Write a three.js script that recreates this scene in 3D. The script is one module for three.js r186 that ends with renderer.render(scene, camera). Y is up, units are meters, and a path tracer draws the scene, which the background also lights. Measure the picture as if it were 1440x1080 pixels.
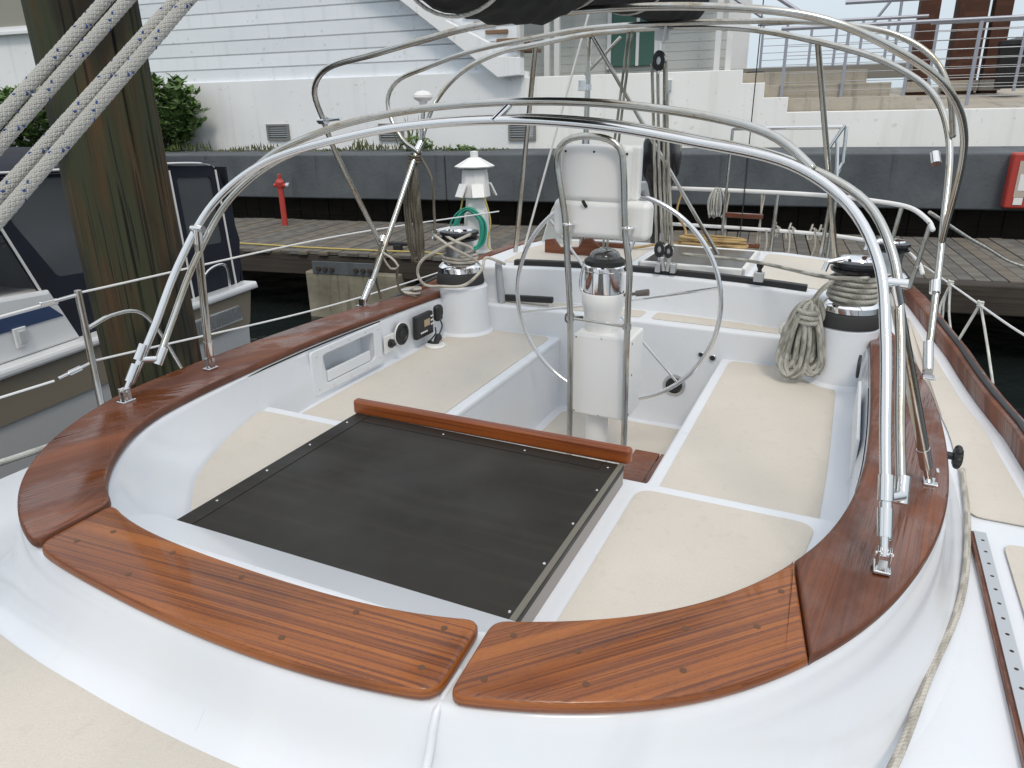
import * as THREE from 'three';
import { RoundedBoxGeometry } from 'three/addons/geometries/RoundedBoxGeometry.js';
import { mergeGeometries, mergeVertices, toCreasedNormals } from 'three/addons/utils/BufferGeometryUtils.js';

// ---------- camera, sky, sun, exposure ----------
const scene = new THREE.Scene();
const camera = new THREE.PerspectiveCamera(55.33, 4 / 3, 0.05, 900);
camera.position.set(0, 1.2, 0);
camera.up.set(-0.090761, 0.935833, -0.340556);
camera.lookAt(-0.297016, 0.848158, -0.887687);
const renderer = new THREE.WebGLRenderer();
renderer.toneMapping = THREE.LinearToneMapping;
renderer.toneMappingExposure = 1.0;
renderer.shadowMap.enabled = true;
{ // overcast sky: bright even cloud, a little bluer and paler towards the horizon
  const w = 256, h = 128, d = new Float32Array(w * h * 4);
  for (let j = 0; j < h; j++) for (let i = 0; i < w; i++) {
    const el = (j + 0.5) / h * Math.PI - Math.PI / 2, a = i / w * Math.PI * 2;
    const up = Math.max(0, Math.sin(el));
    const cl = 0.06 * Math.sin(a * 3 + 5 * up) * Math.sin(up * 9 + a * 2) + 0.04 * Math.sin(a * 7 - up * 14);
    const g = el > 0 ? 0.74 + 0.48 * up + cl * Math.min(1, up * 3) : 0.5;
    const k = (j * w + i) * 4;
    d[k] = g * (0.86 + 0.1 * up); d[k + 1] = g * 0.985; d[k + 2] = g * (1.08 - 0.04 * up); d[k + 3] = 1;
  }
  const t = new THREE.DataTexture(d, w, h, THREE.RGBAFormat, THREE.FloatType);
  t.mapping = THREE.EquirectangularReflectionMapping; t.magFilter = THREE.LinearFilter; t.needsUpdate = true;
  scene.background = t; scene.environment = t;
}
const sun = new THREE.DirectionalLight(0xfff3e2, 1.25);
sun.position.set(2.5, 9, 3.5); sun.target.position.set(-0.5, 0, -3);
sun.castShadow = true; sun.shadow.radius = 26; sun.shadow.mapSize.set(2048, 2048);
Object.assign(sun.shadow.camera, { left: -16, right: 16, top: 16, bottom: -16, near: 0.1, far: 40 });
scene.add(sun, sun.target);

// ---------- helpers ----------
let seed = 12345;
const rnd = () => { seed = (seed * 1664525 + 1013904223) >>> 0; return seed / 4294967296; };
const rr = (a, b) => a + (b - a) * rnd();
const V = (x, y, z) => new THREE.Vector3(x, y, z);
const VA = (pts) => pts.map((p) => V(p[0], p[1], p[2]));
const sm = (a, b, x) => { const t = Math.min(1, Math.max(0, (x - a) / (b - a))); return t * t * (3 - 2 * t); };
const hash = (x, y, s) => { let n = Math.imul(x, 374761393) + Math.imul(y, 668265263) + Math.imul(s, 2147483647 - 58); n = Math.imul(n ^ (n >>> 13), 1274126177); return ((n ^ (n >>> 16)) >>> 0) / 4294967296; };
function pn(x, y, px, py, s) { // periodic value noise
  const xi = Math.floor(x), yi = Math.floor(y), fx = x - xi, fy = y - yi, u = fx * fx * (3 - 2 * fx), v = fy * fy * (3 - 2 * fy);
  const m = (a, n) => ((a % n) + n) % n;
  const a = hash(m(xi, px), m(yi, py), s), b = hash(m(xi + 1, px), m(yi, py), s), c = hash(m(xi, px), m(yi + 1, py), s), d = hash(m(xi + 1, px), m(yi + 1, py), s);
  return a + (b - a) * u + (c - a) * v + (a - b - c + d) * u * v;
}
const fb = (u, v, px, py, s, o = 4) => { let t = 0, a = 0.5, n = 0; for (let i = 0; i < o; i++) { t += a * pn(u * px, v * py, px, py, s + i); n += a; a *= 0.5; px *= 2; py *= 2; } return t / n; };
function tex(w, h, fn, metresU, metresV, srgb = true) {
  const d = new Uint8Array(w * h * 4);
  for (let j = 0; j < h; j++) for (let i = 0; i < w; i++) { const c = fn(i / w, j / h), k = (j * w + i) * 4; for (let q = 0; q < 3; q++) d[k + q] = Math.max(0, Math.min(255, (c.length ? c[q] : c) * 255)); d[k + 3] = 255; }
  const t = new THREE.DataTexture(d, w, h, THREE.RGBAFormat); t.wrapS = t.wrapT = THREE.RepeatWrapping; t.magFilter = THREE.LinearFilter; t.minFilter = THREE.LinearMipmapLinearFilter; t.generateMipmaps = true;
  if (srgb) t.colorSpace = THREE.SRGBColorSpace; t.repeat.set(1 / metresU, 1 / metresV); t.needsUpdate = true; return t;
}
const mixc = (a, b, t) => [a[0] + (b[0] - a[0]) * t, a[1] + (b[1] - a[1]) * t, a[2] + (b[2] - a[2]) * t];
const std = (o) => new THREE.MeshPhysicalMaterial(o);
const C = (r, g, b) => new THREE.Color().setRGB(r, g, b); // linear

function uvm(g0, rot = 0) { // planar uv in metres, by the way each face points
  const g = g0.index ? g0.toNonIndexed() : g0, p = g.attributes.position, uv = new Float32Array(p.count * 2), c = Math.cos(rot), s = Math.sin(rot);
  const A = V(0, 0, 0), B = V(0, 0, 0), D = V(0, 0, 0);
  for (let i = 0; i < p.count; i += 3) {
    A.fromBufferAttribute(p, i); B.fromBufferAttribute(p, i + 1).sub(A); D.fromBufferAttribute(p, i + 2).sub(A); B.cross(D);
    const x = Math.abs(B.x), y = Math.abs(B.y), z = Math.abs(B.z);
    for (let k = 0; k < 3; k++) {
      const X = p.getX(i + k), Y = p.getY(i + k), Z = p.getZ(i + k); let u, v;
      if (y >= x && y >= z) { u = X * c - Z * s; v = X * s + Z * c; } else if (x >= z) { u = Z; v = Y; } else { u = X; v = Y; }
      uv[(i + k) * 2] = u; uv[(i + k) * 2 + 1] = v;
    }
  }
  g.setAttribute('uv', new THREE.BufferAttribute(uv, 2)); return g;
}
const bx = (w, h, d, x = 0, y = 0, z = 0, r = 0, rot) => { const g = r ? new RoundedBoxGeometry(w, h, d, 2, Math.min(r, w / 2.01, h / 2.01, d / 2.01)) : new THREE.BoxGeometry(w, h, d); if (rot) g.rotateY(rot); g.translate(x, y, z); return uvm(g); };
function tube(pts, r, o = {}) { // smooth tube through points, uv in metres along it
  const c = new THREE.CatmullRomCurve3(VA(pts), !!o.closed, 'centripetal'), L = c.getLength();
  const g = new THREE.TubeGeometry(c, o.seg || Math.max(8, Math.min(200, Math.round(L / (o.step || 0.03)))), r, o.rad || 10, !!o.closed), uv = g.attributes.uv;
  for (let i = 0; i < uv.count; i++) uv.setXY(i, uv.getX(i) * L, uv.getY(i) * r * 6.28);
  if (o.caps !== false && !o.closed) { const n = pts.length, out = [g]; for (const e of [0, 1]) { const s = new THREE.SphereGeometry(r, o.rad || 10, 6); s.translate(...pts[e ? n - 1 : 0]); out.push(s); } return mergeGeometries(out); }
  return g;
}
function rod(a, b, r, r2 = r, seg = 12) { const A = V(...a), B = V(...b), L = A.distanceTo(B), g = new THREE.CylinderGeometry(r2, r, L, seg, 1); g.translate(0, L / 2, 0); g.applyQuaternion(new THREE.Quaternion().setFromUnitVectors(V(0, 1, 0), B.clone().sub(A).normalize())); g.translate(...a); const uv = g.attributes.uv; for (let i = 0; i < uv.count; i++) uv.setXY(i, uv.getY(i) * L, uv.getX(i) * r * 6.28); return g; }
const lathe = (prof, x = 0, y = 0, z = 0, seg = 32) => { const g = new THREE.LatheGeometry(prof.map((p) => new THREE.Vector2(p[0], p[1])), seg); g.translate(x, y, z); return toCreasedNormals(g, 0.6); };
function flat(pts, y0, h, bev = 0, holes = [], bs = 2) { // outline in x,z pushed up from y0 by h
  const s = new THREE.Shape(pts.map((p) => new THREE.Vector2(p[0], -p[1])));
  for (const q of holes) s.holes.push(new THREE.Path(q.map((p) => new THREE.Vector2(p[0], -p[1]))));
  const g = new THREE.ExtrudeGeometry(s, { depth: Math.max(0.0005, h - 2 * bev), bevelEnabled: bev > 0, bevelSize: bev, bevelThickness: bev, bevelOffset: -bev, bevelSegments: bs, curveSegments: 8 });
  g.rotateX(-Math.PI / 2); g.translate(0, y0 + bev, 0); return g;
}
function face(pts, z0, d, bev = 0, holes = []) { // outline in x,y pushed along +z
  const s = new THREE.Shape(pts.map((p) => new THREE.Vector2(p[0], p[1]))); for (const q of holes) s.holes.push(new THREE.Path(q.map((p) => new THREE.Vector2(p[0], p[1]))));
  const g = new THREE.ExtrudeGeometry(s, { depth: Math.max(0.0005, d - 2 * bev), bevelEnabled: bev > 0, bevelSize: bev, bevelThickness: bev, bevelOffset: -bev, bevelSegments: 2 }); g.translate(0, 0, z0 + bev); return g;
}
function roundPoly(pts, r, n = 5) { // rounds the corners of an outline
  const out = [], N = pts.length;
  for (let i = 0; i < N; i++) {
    const p = new THREE.Vector2(...pts[i]), a = new THREE.Vector2(...pts[(i + N - 1) % N]).sub(p), b = new THREE.Vector2(...pts[(i + 1) % N]).sub(p), q = Math.min(r, a.length() * 0.45, b.length() * 0.45);
    a.setLength(q).add(p); b.setLength(q).add(p);
    for (let k = 0; k <= n; k++) { const t = k / n, u = 1 - t; out.push([u * u * a.x + 2 * u * t * p.x + t * t * b.x, u * u * a.y + 2 * u * t * p.y + t * t * b.y]); }
  }
  return out;
}
function grid(rows, skip) { // smooth surface through rows of points
  const n = rows[0].length, pos = [], idx = []; for (const r of rows) for (const p of r) pos.push(p[0], p[1], p[2]);
  for (let i = 0; i < rows.length - 1; i++) for (let j = 0; j < n - 1; j++) { const a = i * n + j; if (skip && skip(rows[i][j], rows[i + 1][j], j)) continue; idx.push(a, a + n, a + 1, a + 1, a + n, a + n + 1); }
  const g = new THREE.BufferGeometry(); g.setAttribute('position', new THREE.Float32BufferAttribute(pos, 3)); g.setIndex(idx); g.computeVertexNormals();
  const uv = new Float32Array(pos.length / 3 * 2); for (let i = 0; i < pos.length / 3; i++) { uv[2 * i] = pos[3 * i]; uv[2 * i + 1] = pos[3 * i + 2] + pos[3 * i + 1]; } g.setAttribute('uv', new THREE.BufferAttribute(uv, 2)); return g;
}
const clean = (g) => { const q = g.index ? g.toNonIndexed() : g; for (const k of Object.keys(q.attributes)) if (!['position', 'normal', 'uv', 'color'].includes(k)) q.deleteAttribute(k); if (!q.attributes.uv) q.setAttribute('uv', new THREE.BufferAttribute(new Float32Array(q.attributes.position.count * 2), 2)); return q; };
const merge = (list) => mergeGeometries(list.map(clean));

const taken = {}, things = [];
const numbered = (n) => { const k = (taken[n] = (taken[n] || 0) + 1) - 1; return k ? n + '_' + String(k).padStart(3, '0') : n; };
function thing(name, label, category, o = {}) {
  const g = new THREE.Group(); g.name = numbered(name); g.userData = { label, category }; if (o.group) g.userData.group = o.group; if (o.kind) g.userData.kind = o.kind;
  scene.add(g); things.push([g, o.boat !== false && !o.env]); return g;
}
function part(parent, name, geo, m, label) {
  const o = new THREE.Mesh(Array.isArray(geo) ? merge(geo) : geo, m); o.name = name; o.castShadow = o.receiveShadow = true; if (label) o.userData.label = label; parent.add(o); return o;
}
const stuffPart = (parent, name, geo, m) => { const o = part(parent, name, geo, m); o.userData.kind = 'stuff'; return o; };
function structure(name, geo, m, o = {}) { const q = new THREE.Mesh(Array.isArray(geo) ? merge(geo) : geo, m); q.name = numbered(name); q.userData = { kind: o.kind || 'structure', ...(o.label ? { label: o.label, category: o.category } : {}) }; q.castShadow = q.receiveShadow = true; scene.add(q); return q; }
const env = { env: true };

// ---------- materials ----------
const gelT = tex(512, 512, (u, v) => { const n = fb(u, v, 4, 4, 3, 5), d = fb(u, v, 40, 40, 9, 2), s = sm(0.72, 0.8, fb(u, v, 9, 9, 17, 3)); return mixc([0.922, 0.933, 0.952], [0.854, 0.868, 0.888], n * 0.5 + s * 0.35 + (d - 0.5) * 0.1); }, 1.1, 1.1);
const scuffs = []; for (let i = 0; i < 16; i++) scuffs.push([rnd(), rnd(), rnd() * 3.14, 0.0008 + rnd() * 0.0014, 0.0004 + rnd() * 0.0006]);
const gelScuff = tex(1024, 1024, (u, v) => { const n = fb(u, v, 4, 4, 3, 5), s = sm(0.66, 0.8, fb(u, v, 7, 9, 17, 4)); let k = 0; for (const [x, y, a, l, w] of scuffs) { const dx = u - x, dy = v - y, p = Math.abs(dx * Math.cos(a) + dy * Math.sin(a)), q = Math.abs(-dx * Math.sin(a) + dy * Math.cos(a) + p * p * 12); if (p < l && q < w) k = 0.12; } return mixc(mixc([0.922, 0.934, 0.955], [0.864, 0.878, 0.9], n * 0.5 + s * 0.45), [0.4, 0.38, 0.36], k); }, 1.7, 1.7);
const gelcoat = std({ map: gelScuff, color: C(0.92, 0.925, 0.925), roughnessMap: tex(256, 256, (u, v) => 0.5 + 0.3 * fb(u, v, 4, 4, 19, 4), 1.3, 1.3, false), roughness: 0.5, clearcoat: 0.6, clearcoatRoughness: 0.1 });
const gelFlat = std({ map: gelT, color: C(0.93, 0.935, 0.935), roughness: 0.4 });
const plasticW = std({ color: C(0.8, 0.8, 0.79), roughness: 0.35 });
const nsB = tex(512, 512, (u, v) => hash(Math.floor(u * 512), Math.floor(v * 512), 5) * 0.6 + 0.4 * fb(u, v, 128, 128, 8, 2), 0.4, 0.4, false);
const nsT = tex(512, 512, (u, v) => { const n = fb(u, v, 5, 5, 21, 5), s = sm(0.74, 0.8, fb(u, v, 30, 30, 77, 2)); return mixc([0.835, 0.808, 0.765], [0.775, 0.748, 0.705], n * 0.7 + s * 0.22 + (hash(Math.floor(u * 512), Math.floor(v * 512), 2) - 0.5) * 0.35); }, 0.9, 0.9);
const nonskid = std({ map: nsT, bumpMap: nsB, bumpScale: 0.0014, roughness: 0.9 });
function teakTex(A, B, Dk, s, streak) { // straight fine grain along u
  return tex(1024, 1024, (u, v) => { const w = v + 0.006 * fb(u, v, 2, 3, s + 4, 3); const g = fb(u, w, 1, 44, s, 4), f = fb(u, w, 3, 190, s + 9, 2), b = fb(u, v, 3, 6, s + 20, 4), bl = fb(u, v, 5, 5, s + 30, 5), p = hash(Math.floor(u * 200), Math.floor(w * 700), s) > 0.93 ? 0.25 : 0;
    return mixc(mixc(A, B, sm(0.2, 0.8, g * streak + b * (1 - streak))), Dk, sm(0.42, 0.85, f) * 0.55 * (0.5 + streak) + sm(0.5, 0.8, bl) * 0.3 + p); }, 1.3, 0.65);
}
const woodB = tex(512, 512, (u, v) => fb(u, v, 3, 120, 31, 3), 0.8, 0.5, false);
const teakFresh = std({ map: teakTex([0.64, 0.37, 0.125], [0.49, 0.255, 0.08], [0.31, 0.14, 0.048], 41, 0.7), bumpMap: woodB, bumpScale: 0.0005, roughness: 0.5, clearcoat: 0.4, clearcoatRoughness: 0.16 });
const teakOld = std({ map: teakTex([0.51, 0.29, 0.165], [0.375, 0.2, 0.115], [0.26, 0.135, 0.08], 61, 0.2), bumpMap: woodB, bumpScale: 0.001, roughnessMap: tex(256, 256, (u, v) => 0.15 + 0.85 * sm(0.35, 0.7, fb(u, v, 4, 5, 65, 5)), 0.6, 0.5, false), roughness: 0.8, clearcoat: 0.22, clearcoatRoughness: 0.25 });
const teakStrip = std({ map: teakTex([0.61, 0.325, 0.12], [0.49, 0.24, 0.085], [0.33, 0.145, 0.058], 71, 0.5), roughness: 0.4, clearcoat: 0.3, clearcoatRoughness: 0.3 });
const plugM = std({ color: C(0.12, 0.052, 0.022), roughness: 0.5 });
const stT = tex(512, 128, (u, v) => { const s = sm(0.45, 0.8, fb(u, v, 6, 3, 15, 5)), f = sm(0.6, 0.8, fb(u, v, 40, 6, 25, 3)); return mixc(mixc([0.84, 0.84, 0.83], [0.68, 0.62, 0.52], s * 0.7), [0.5, 0.4, 0.3], f * s * 0.6); }, 0.9, 0.12);
const steel = std({ color: C(0.74, 0.74, 0.74), metalness: 1, roughness: 0.13 });
const steelOld = std({ map: stT, color: C(0.8, 0.8, 0.79), metalness: 1, roughness: 0.2 });
const chrome = std({ color: C(0.85, 0.85, 0.86), metalness: 1, roughness: 0.06 });
const alu = std({ color: C(0.6, 0.61, 0.62), metalness: 1, roughness: 0.42 });
const blackP = std({ color: C(0.016, 0.016, 0.017), roughness: 0.5 });
const blackGloss = std({ color: C(0.012, 0.012, 0.014), roughness: 0.22 });
const rubber = std({ color: C(0.03, 0.03, 0.031), roughness: 0.75 });
const hatchT = tex(512, 512, (u, v) => { const n = fb(u, v, 3, 3, 91, 5), s = sm(0.5, 0.8, fb(u, v, 2, 40, 93, 3)); return mixc(mixc([0.125, 0.118, 0.105], [0.175, 0.162, 0.138], n), [0.23, 0.21, 0.175], s * 0.3); }, 0.9, 0.9);
const hatchR = tex(256, 256, (u, v) => 0.35 + 0.45 * fb(u, v, 4, 4, 95, 5), 0.7, 0.7, false);
const hatchM = std({ map: hatchT, roughnessMap: hatchR, roughness: 0.95, specularIntensity: 0.6 });
const ropeB = tex(64, 64, (u, v) => { const a = (u + v) % 1, s = Math.sin(Math.PI * ((a * 3) % 1)); return 0.25 + 0.75 * Math.sqrt(Math.max(0, s)); }, 0.045, 0.045, false);
function ropeMat(a, b) { return std({ map: tex(128, 128, (u, v) => mixc(a, b, sm(0.3, 0.75, fb(u, v, 6, 4, 101, 4)) * 0.8 + 0.25 * hash(Math.floor(u * 64), Math.floor(v * 64), 3)), 0.3, 0.08), bumpMap: ropeB, bumpScale: 0.003, roughness: 0.95 }); }
const ropeGrey = ropeMat([0.8, 0.78, 0.74], [0.62, 0.6, 0.56]), ropeDirty = ropeMat([0.75, 0.745, 0.71], [0.5, 0.495, 0.46]), ropeWhite = ropeMat([0.85, 0.85, 0.82], [0.7, 0.7, 0.68]), ropeDark = ropeMat([0.5, 0.48, 0.43], [0.33, 0.31, 0.27]), ropeTan = ropeMat([0.76, 0.65, 0.46], [0.6, 0.5, 0.34]);
const wireW = std({ color: C(0.75, 0.75, 0.74), roughness: 0.45 });
const canvasB = tex(128, 128, (u, v) => 0.5 + 0.25 * Math.sin(u * 6.283 * 32) + 0.25 * Math.sin(v * 6.283 * 32), 0.06, 0.06, false);
const canvasBlack = std({ map: tex(256, 256, (u, v) => mixc([0.06, 0.063, 0.07], [0.125, 0.13, 0.14], fb(u, v, 4, 4, 111, 5)), 0.7, 0.7), bumpMap: canvasB, bumpScale: 0.0006, roughness: 0.85 });
const canvasNavy = std({ map: tex(256, 256, (u, v) => mixc([0.035, 0.058, 0.11], [0.075, 0.108, 0.175], fb(u, v, 4, 4, 121, 5)), 0.8, 0.8), bumpMap: canvasB, bumpScale: 0.0006, roughness: 0.85 });
// ---------- the sailboat: everything is laid out in the boat's own frame (x across, z along, seats at y = 0) and then turned with the boat ----------
const BOAT = new THREE.Matrix4().set(0.993303, 0.019545, -0.11387, 0, -0.018682, 0.999788, 0.008641, 0, 0.114015, -0.006456, 0.993458, 0, 0, 0, 0, 1);
BOAT.premultiply(new THREE.Matrix4().makeTranslation(0, 1.2, 0)).multiply(new THREE.Matrix4().makeTranslation(-0.95, -1.2, 0));
const ST = [[0, -.769, 0, -.95], [.25, -.778, .25, -.958], [.45, -.818, .44, -1.01], [.6, -.866, .576, -1.075], [.7, -.912, .66, -1.125], [.8, -.97, .74, -1.185], [.9, -1.055, .82, -1.265], [.995, -1.169, .89, -1.36], [1.086, -1.313, .955, -1.475], [1.166, -1.497, 1.015, -1.64], [1.234, -1.74, 1.06, -1.87], [1.275, -1.99, 1.08, -2.08], [1.298, -2.39, 1.095, -2.4], [1.295, -2.8, 1.1, -2.8], [1.265, -3.2, 1.1, -3.2], [1.22, -3.55, 1.1, -3.55], [1.17, -3.85, 1.08, -3.85]];
const SL = [[.25, -.785, .25, -.955], [.45, -.808, .44, -.972], [.6, -.832, .576, -1.013], [.72, -.882, .66, -1.06], [.82, -.944, .74, -1.125], [.91, -1.012, .82, -1.21], [1.0, -1.105, .885, -1.3], [1.08, -1.218, .945, -1.4], [1.15, -1.365, .99, -1.555], [1.21, -1.54, 1.025, -1.76], [1.25, -1.76, 1.05, -1.98]];
const full = [...[...SL, ...ST.slice(12)].reverse().map((s) => [-s[0], s[1], -s[2], s[3]]), ...ST];
const NC = 320, cO = new THREE.CatmullRomCurve3(full.map((s) => V(s[0], 0, s[1]))), cI = new THREE.CatmullRomCurve3(full.map((s) => V(s[2], 0, s[3])));
const O = [], I = []; for (let i = 0; i <= NC; i++) { const a = cO.getPoint(i / NC), b = cI.getPoint(i / NC); O.push([a.x, a.z]); I.push([b.x, b.z]); }
for (const P of [O, I]) for (let n = 0; n < 70; n++) { const q = P.map((p) => [...p]); for (let i = 1; i < NC; i++) P[i] = [(q[i - 1][0] + 2 * q[i][0] + q[i + 1][0]) / 4, (q[i - 1][1] + 2 * q[i][1] + q[i + 1][1]) / 4]; }
const capY = (z) => 0.3 - 0.035 * Math.max(0, -1.5 - z);
const insetD = (z) => 0.2 - 0.18 * sm(-1.05, -2.1, z) ;
const deckY = (x, z) => { const ax = Math.abs(x); let y = 0.12 * (1 - sm(0.7, 1.3, ax)) * sm(-2.3, -1.0, z); return y + 0.25 * sm(-3.2, -5.2, z); };
const halfBeam = (z) => { const k = [[1.5, 1.75], [0, 1.8], [-1, 1.8], [-2, 1.77], [-3.2, 1.68], [-3.9, 1.54], [-4.5, 1.37], [-4.9, 1.22], [-5.15, 1.0]]; for (let i = 0; i < k.length - 1; i++) if (z >= k[i + 1][0]) { const t = (z - k[i][0]) / (k[i + 1][0] - k[i][0]); return k[i][1] + (k[i + 1][1] - k[i][1]) * Math.max(0, t); } return 0.9; };
const hbL = (z) => z > -2.2 ? Math.min(halfBeam(z), 1.6) : halfBeam(z);
const boat = thing('sailboat', 'white sailboat with cream non-skid cockpit seats and varnished teak coaming', 'sailboat');
const nrm = (P, i) => { const a = P[Math.max(0, i - 1)], b = P[Math.min(NC, i + 1)], dx = b[0] - a[0], dz = b[1] - a[1], L = Math.hypot(dx, dz); return [dz / L, -dx / L]; }; // points outwards (away from cockpit)
{ // coaming: inner wall, top, outer skirt
  const rows = [];
  for (let i = 0; i <= NC; i++) {
    const [ix, iz] = I[i], [ox, oz] = O[i]; let n = nrm(O, i); if (n[0] * (ox - ix) + n[1] * (oz - iz) < 0) n = [-n[0], -n[1]];
    let m = nrm(I, i); if (m[0] * (ox - ix) + m[1] * (oz - iz) < 0) m = [-m[0], -m[1]];
    const d = insetD(iz), top = capY(iz) - 0.028, topO = capY(oz) - 0.028, r = [], e = 0.09 - 0.0 * d;
    for (const [k, y] of [[1.02, -0.03], [1.0, 0.06], [0.93, 0.1], [0.8, 0.118], [0.6, 0.142], [0.4, 0.175], [0.2, 0.215], [0.08, 0.25]]) r.push([ix - m[0] * d * k, Math.min(y, top - 0.002 * (1 + k)), iz - m[1] * d * k]);
    r.push([ix - m[0] * 0.004, top - 0.008, iz - m[1] * 0.004], [ix + m[0] * 0.004, top, iz + m[1] * 0.004]);
    r.push([ox - n[0] * 0.006, topO, oz - n[1] * 0.006], [ox + n[0] * 0.004, topO - 0.006, oz + n[1] * 0.004], [ox + n[0] * 0.012, topO - 0.02, oz + n[1] * 0.012]);
    const bX = ox + n[0] * (0.012 + e), bZ = oz + n[1] * (0.012 + e), by = deckY(bX, bZ), H = topO - 0.02 - by;
    for (const [k, q] of [[0.12, 0.8], [0.22, 0.55], [0.36, 0.32], [0.55, 0.15], [0.78, 0.045], [1, 0.004], [1.2, -0.03]]) r.push([ox + n[0] * (0.012 + e * k), by + H * q, oz + n[1] * (0.012 + e * k)]);
    rows.push(r);
  }
  part(boat, 'coaming', grid(rows, (p, q, j) => p[0] < -1 && Math.max(p[2], q[2]) < -2.40 && Math.min(p[2], q[2]) > -2.82 && j >= 1 && j <= 5), gelcoat);
}
{ // deck skin with the cockpit left open
  const mid = O.map((o, i) => [o[0] * 0.7 + I[i][0] * 0.3, o[1] * 0.7 + I[i][1] * 0.3]); mid.push([0.9, -4.3], [-0.9, -4.3]);
  const inside = (x, z) => { let c = false; for (let i = 0, j = mid.length - 1; i < mid.length; j = i++) if ((mid[i][1] > z) !== (mid[j][1] > z) && x < (mid[j][0] - mid[i][0]) * (z - mid[i][1]) / (mid[j][1] - mid[i][1]) + mid[i][0]) c = !c; return c; };
  const zs = [], NU = 120; for (let z = 1.6; z > -5.18; z -= 0.04) zs.push(z);
  const pos = [], idx = []; for (const z of zs) for (let j = 0; j <= NU; j++) { const uu = j / NU * 2 - 1, x = uu * (uu < 0 ? hbL(z) : halfBeam(z)); pos.push(x, deckY(x, z), z); }
  for (let i = 0; i < zs.length - 1; i++) for (let j = 0; j < NU; j++) { const a = i * (NU + 1) + j, x = (pos[a * 3] + pos[(a + 1) * 3]) / 2, z = zs[i] - 0.02; if (inside(x, z)) continue; idx.push(a, a + 1, a + NU + 1, a + 1, a + NU + 2, a + NU + 1); }
  const g = new THREE.BufferGeometry(); g.setAttribute('position', new THREE.Float32BufferAttribute(pos, 3)); g.setIndex(idx); g.computeVertexNormals();
  const uv = []; for (let i = 0; i < pos.length / 3; i++) uv.push(pos[3 * i], pos[3 * i + 2]); g.setAttribute('uv', new THREE.Float32BufferAttribute(uv, 2));
  part(boat, 'deck', g, gelcoat);
  const hull = []; for (const s of [-1, 1]) { const rows = []; for (let z = 1.6; z > -5.2; z -= 0.2) { const b = s < 0 ? hbL(z) : halfBeam(z), y = deckY(b, z), r = []; for (const [k, q] of [[1, 0], [1.0, -0.15], [0.985, -0.4], [0.94, -0.7], [0.86, -1.0], [0.7, -1.35], [0.4, -1.7]]) r.push([s * b * k, y + q - (q < -0.3 ? y * 0.5 : 0), z]); rows.push(r); } hull.push(grid(rows)); }
  const tr = []; for (const q of [0, -0.3, -0.7, -1.1, -1.7]) { const r = []; for (let j = 0; j <= 20; j++) { const x = (j / 10 - 1); r.push([x * (1 + q * 0.3), 0.25 + q, -5.16 - 0.14 * (1 - x * x) * (1 + q * 0.5)]); } tr.push(r); } hull.push(grid(tr));
  part(boat, 'hull', hull, gelFlat);
}
// cockpit floor plates
const wellHole = roundPoly([[-.44, -2.2], [.44, -2.2], [.44, -3.75], [-.44, -3.75]], 0.05);
part(boat, 'cockpit_seat', uvm(flat([[-1.13, -2.0], [1.13, -2.0], [1.13, -3.8], [-1.13, -3.8]], -0.035, 0.035, 0.014, [wellHole], 4)), gelFlat);
const bridgeO = roundPoly([[-1.12, -2.04], [-0.95, -1.3], [-.6, -0.98], [.6, -0.98], [0.95, -1.3], [1.12, -2.04]], 0.03);
part(boat, 'bridge_deck', uvm(flat(bridgeO, -0.02, 0.12, 0.014, [], 4)), gelFlat);
part(boat, 'footwell', [bx(0.03, 0.4, 1.5, -.458, -0.22, -2.945), bx(0.03, 0.4, 1.5, .458, -0.22, -2.945), bx(0.94, 0.4, 0.03, 0, -0.22, -2.18), bx(0.94, 0.03, 1.56, 0, -0.425, -2.94)], gelFlat);
const panel = (pts, y, r = 0.06) => part(boat, 'non_skid_panel', uvm(flat(roundPoly(pts, r), y, 0.004, 0.0015)), nonskid);
panel([[.488, -2.08], [.99, -2.08], [1.0, -2.6], [.995, -3.44], [.86, -3.665], [.488, -3.665]], 0.0002);
panel([[-.488, -2.08], [-1.03, -2.08], [-1.04, -2.6], [-1.03, -3.44], [-.86, -3.665], [-.488, -3.665]], 0.0002);
panel([[.47, -1.985], [.985, -1.985], [.955, -1.75], [.9, -1.6], [.82, -1.45], [.72, -1.33], [.6, -1.24], [.47, -1.18]], 0.1002);
panel([[-.63, -1.985], [-1.045, -1.985], [-1.0, -1.75], [-.93, -1.55], [-.85, -1.4], [-.75, -1.27], [-.63, -1.2]], 0.1002);
panel([[-.39, -2.26], [.39, -2.26], [.39, -3.63], [-.39, -3.63]], -0.4098);
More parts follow.
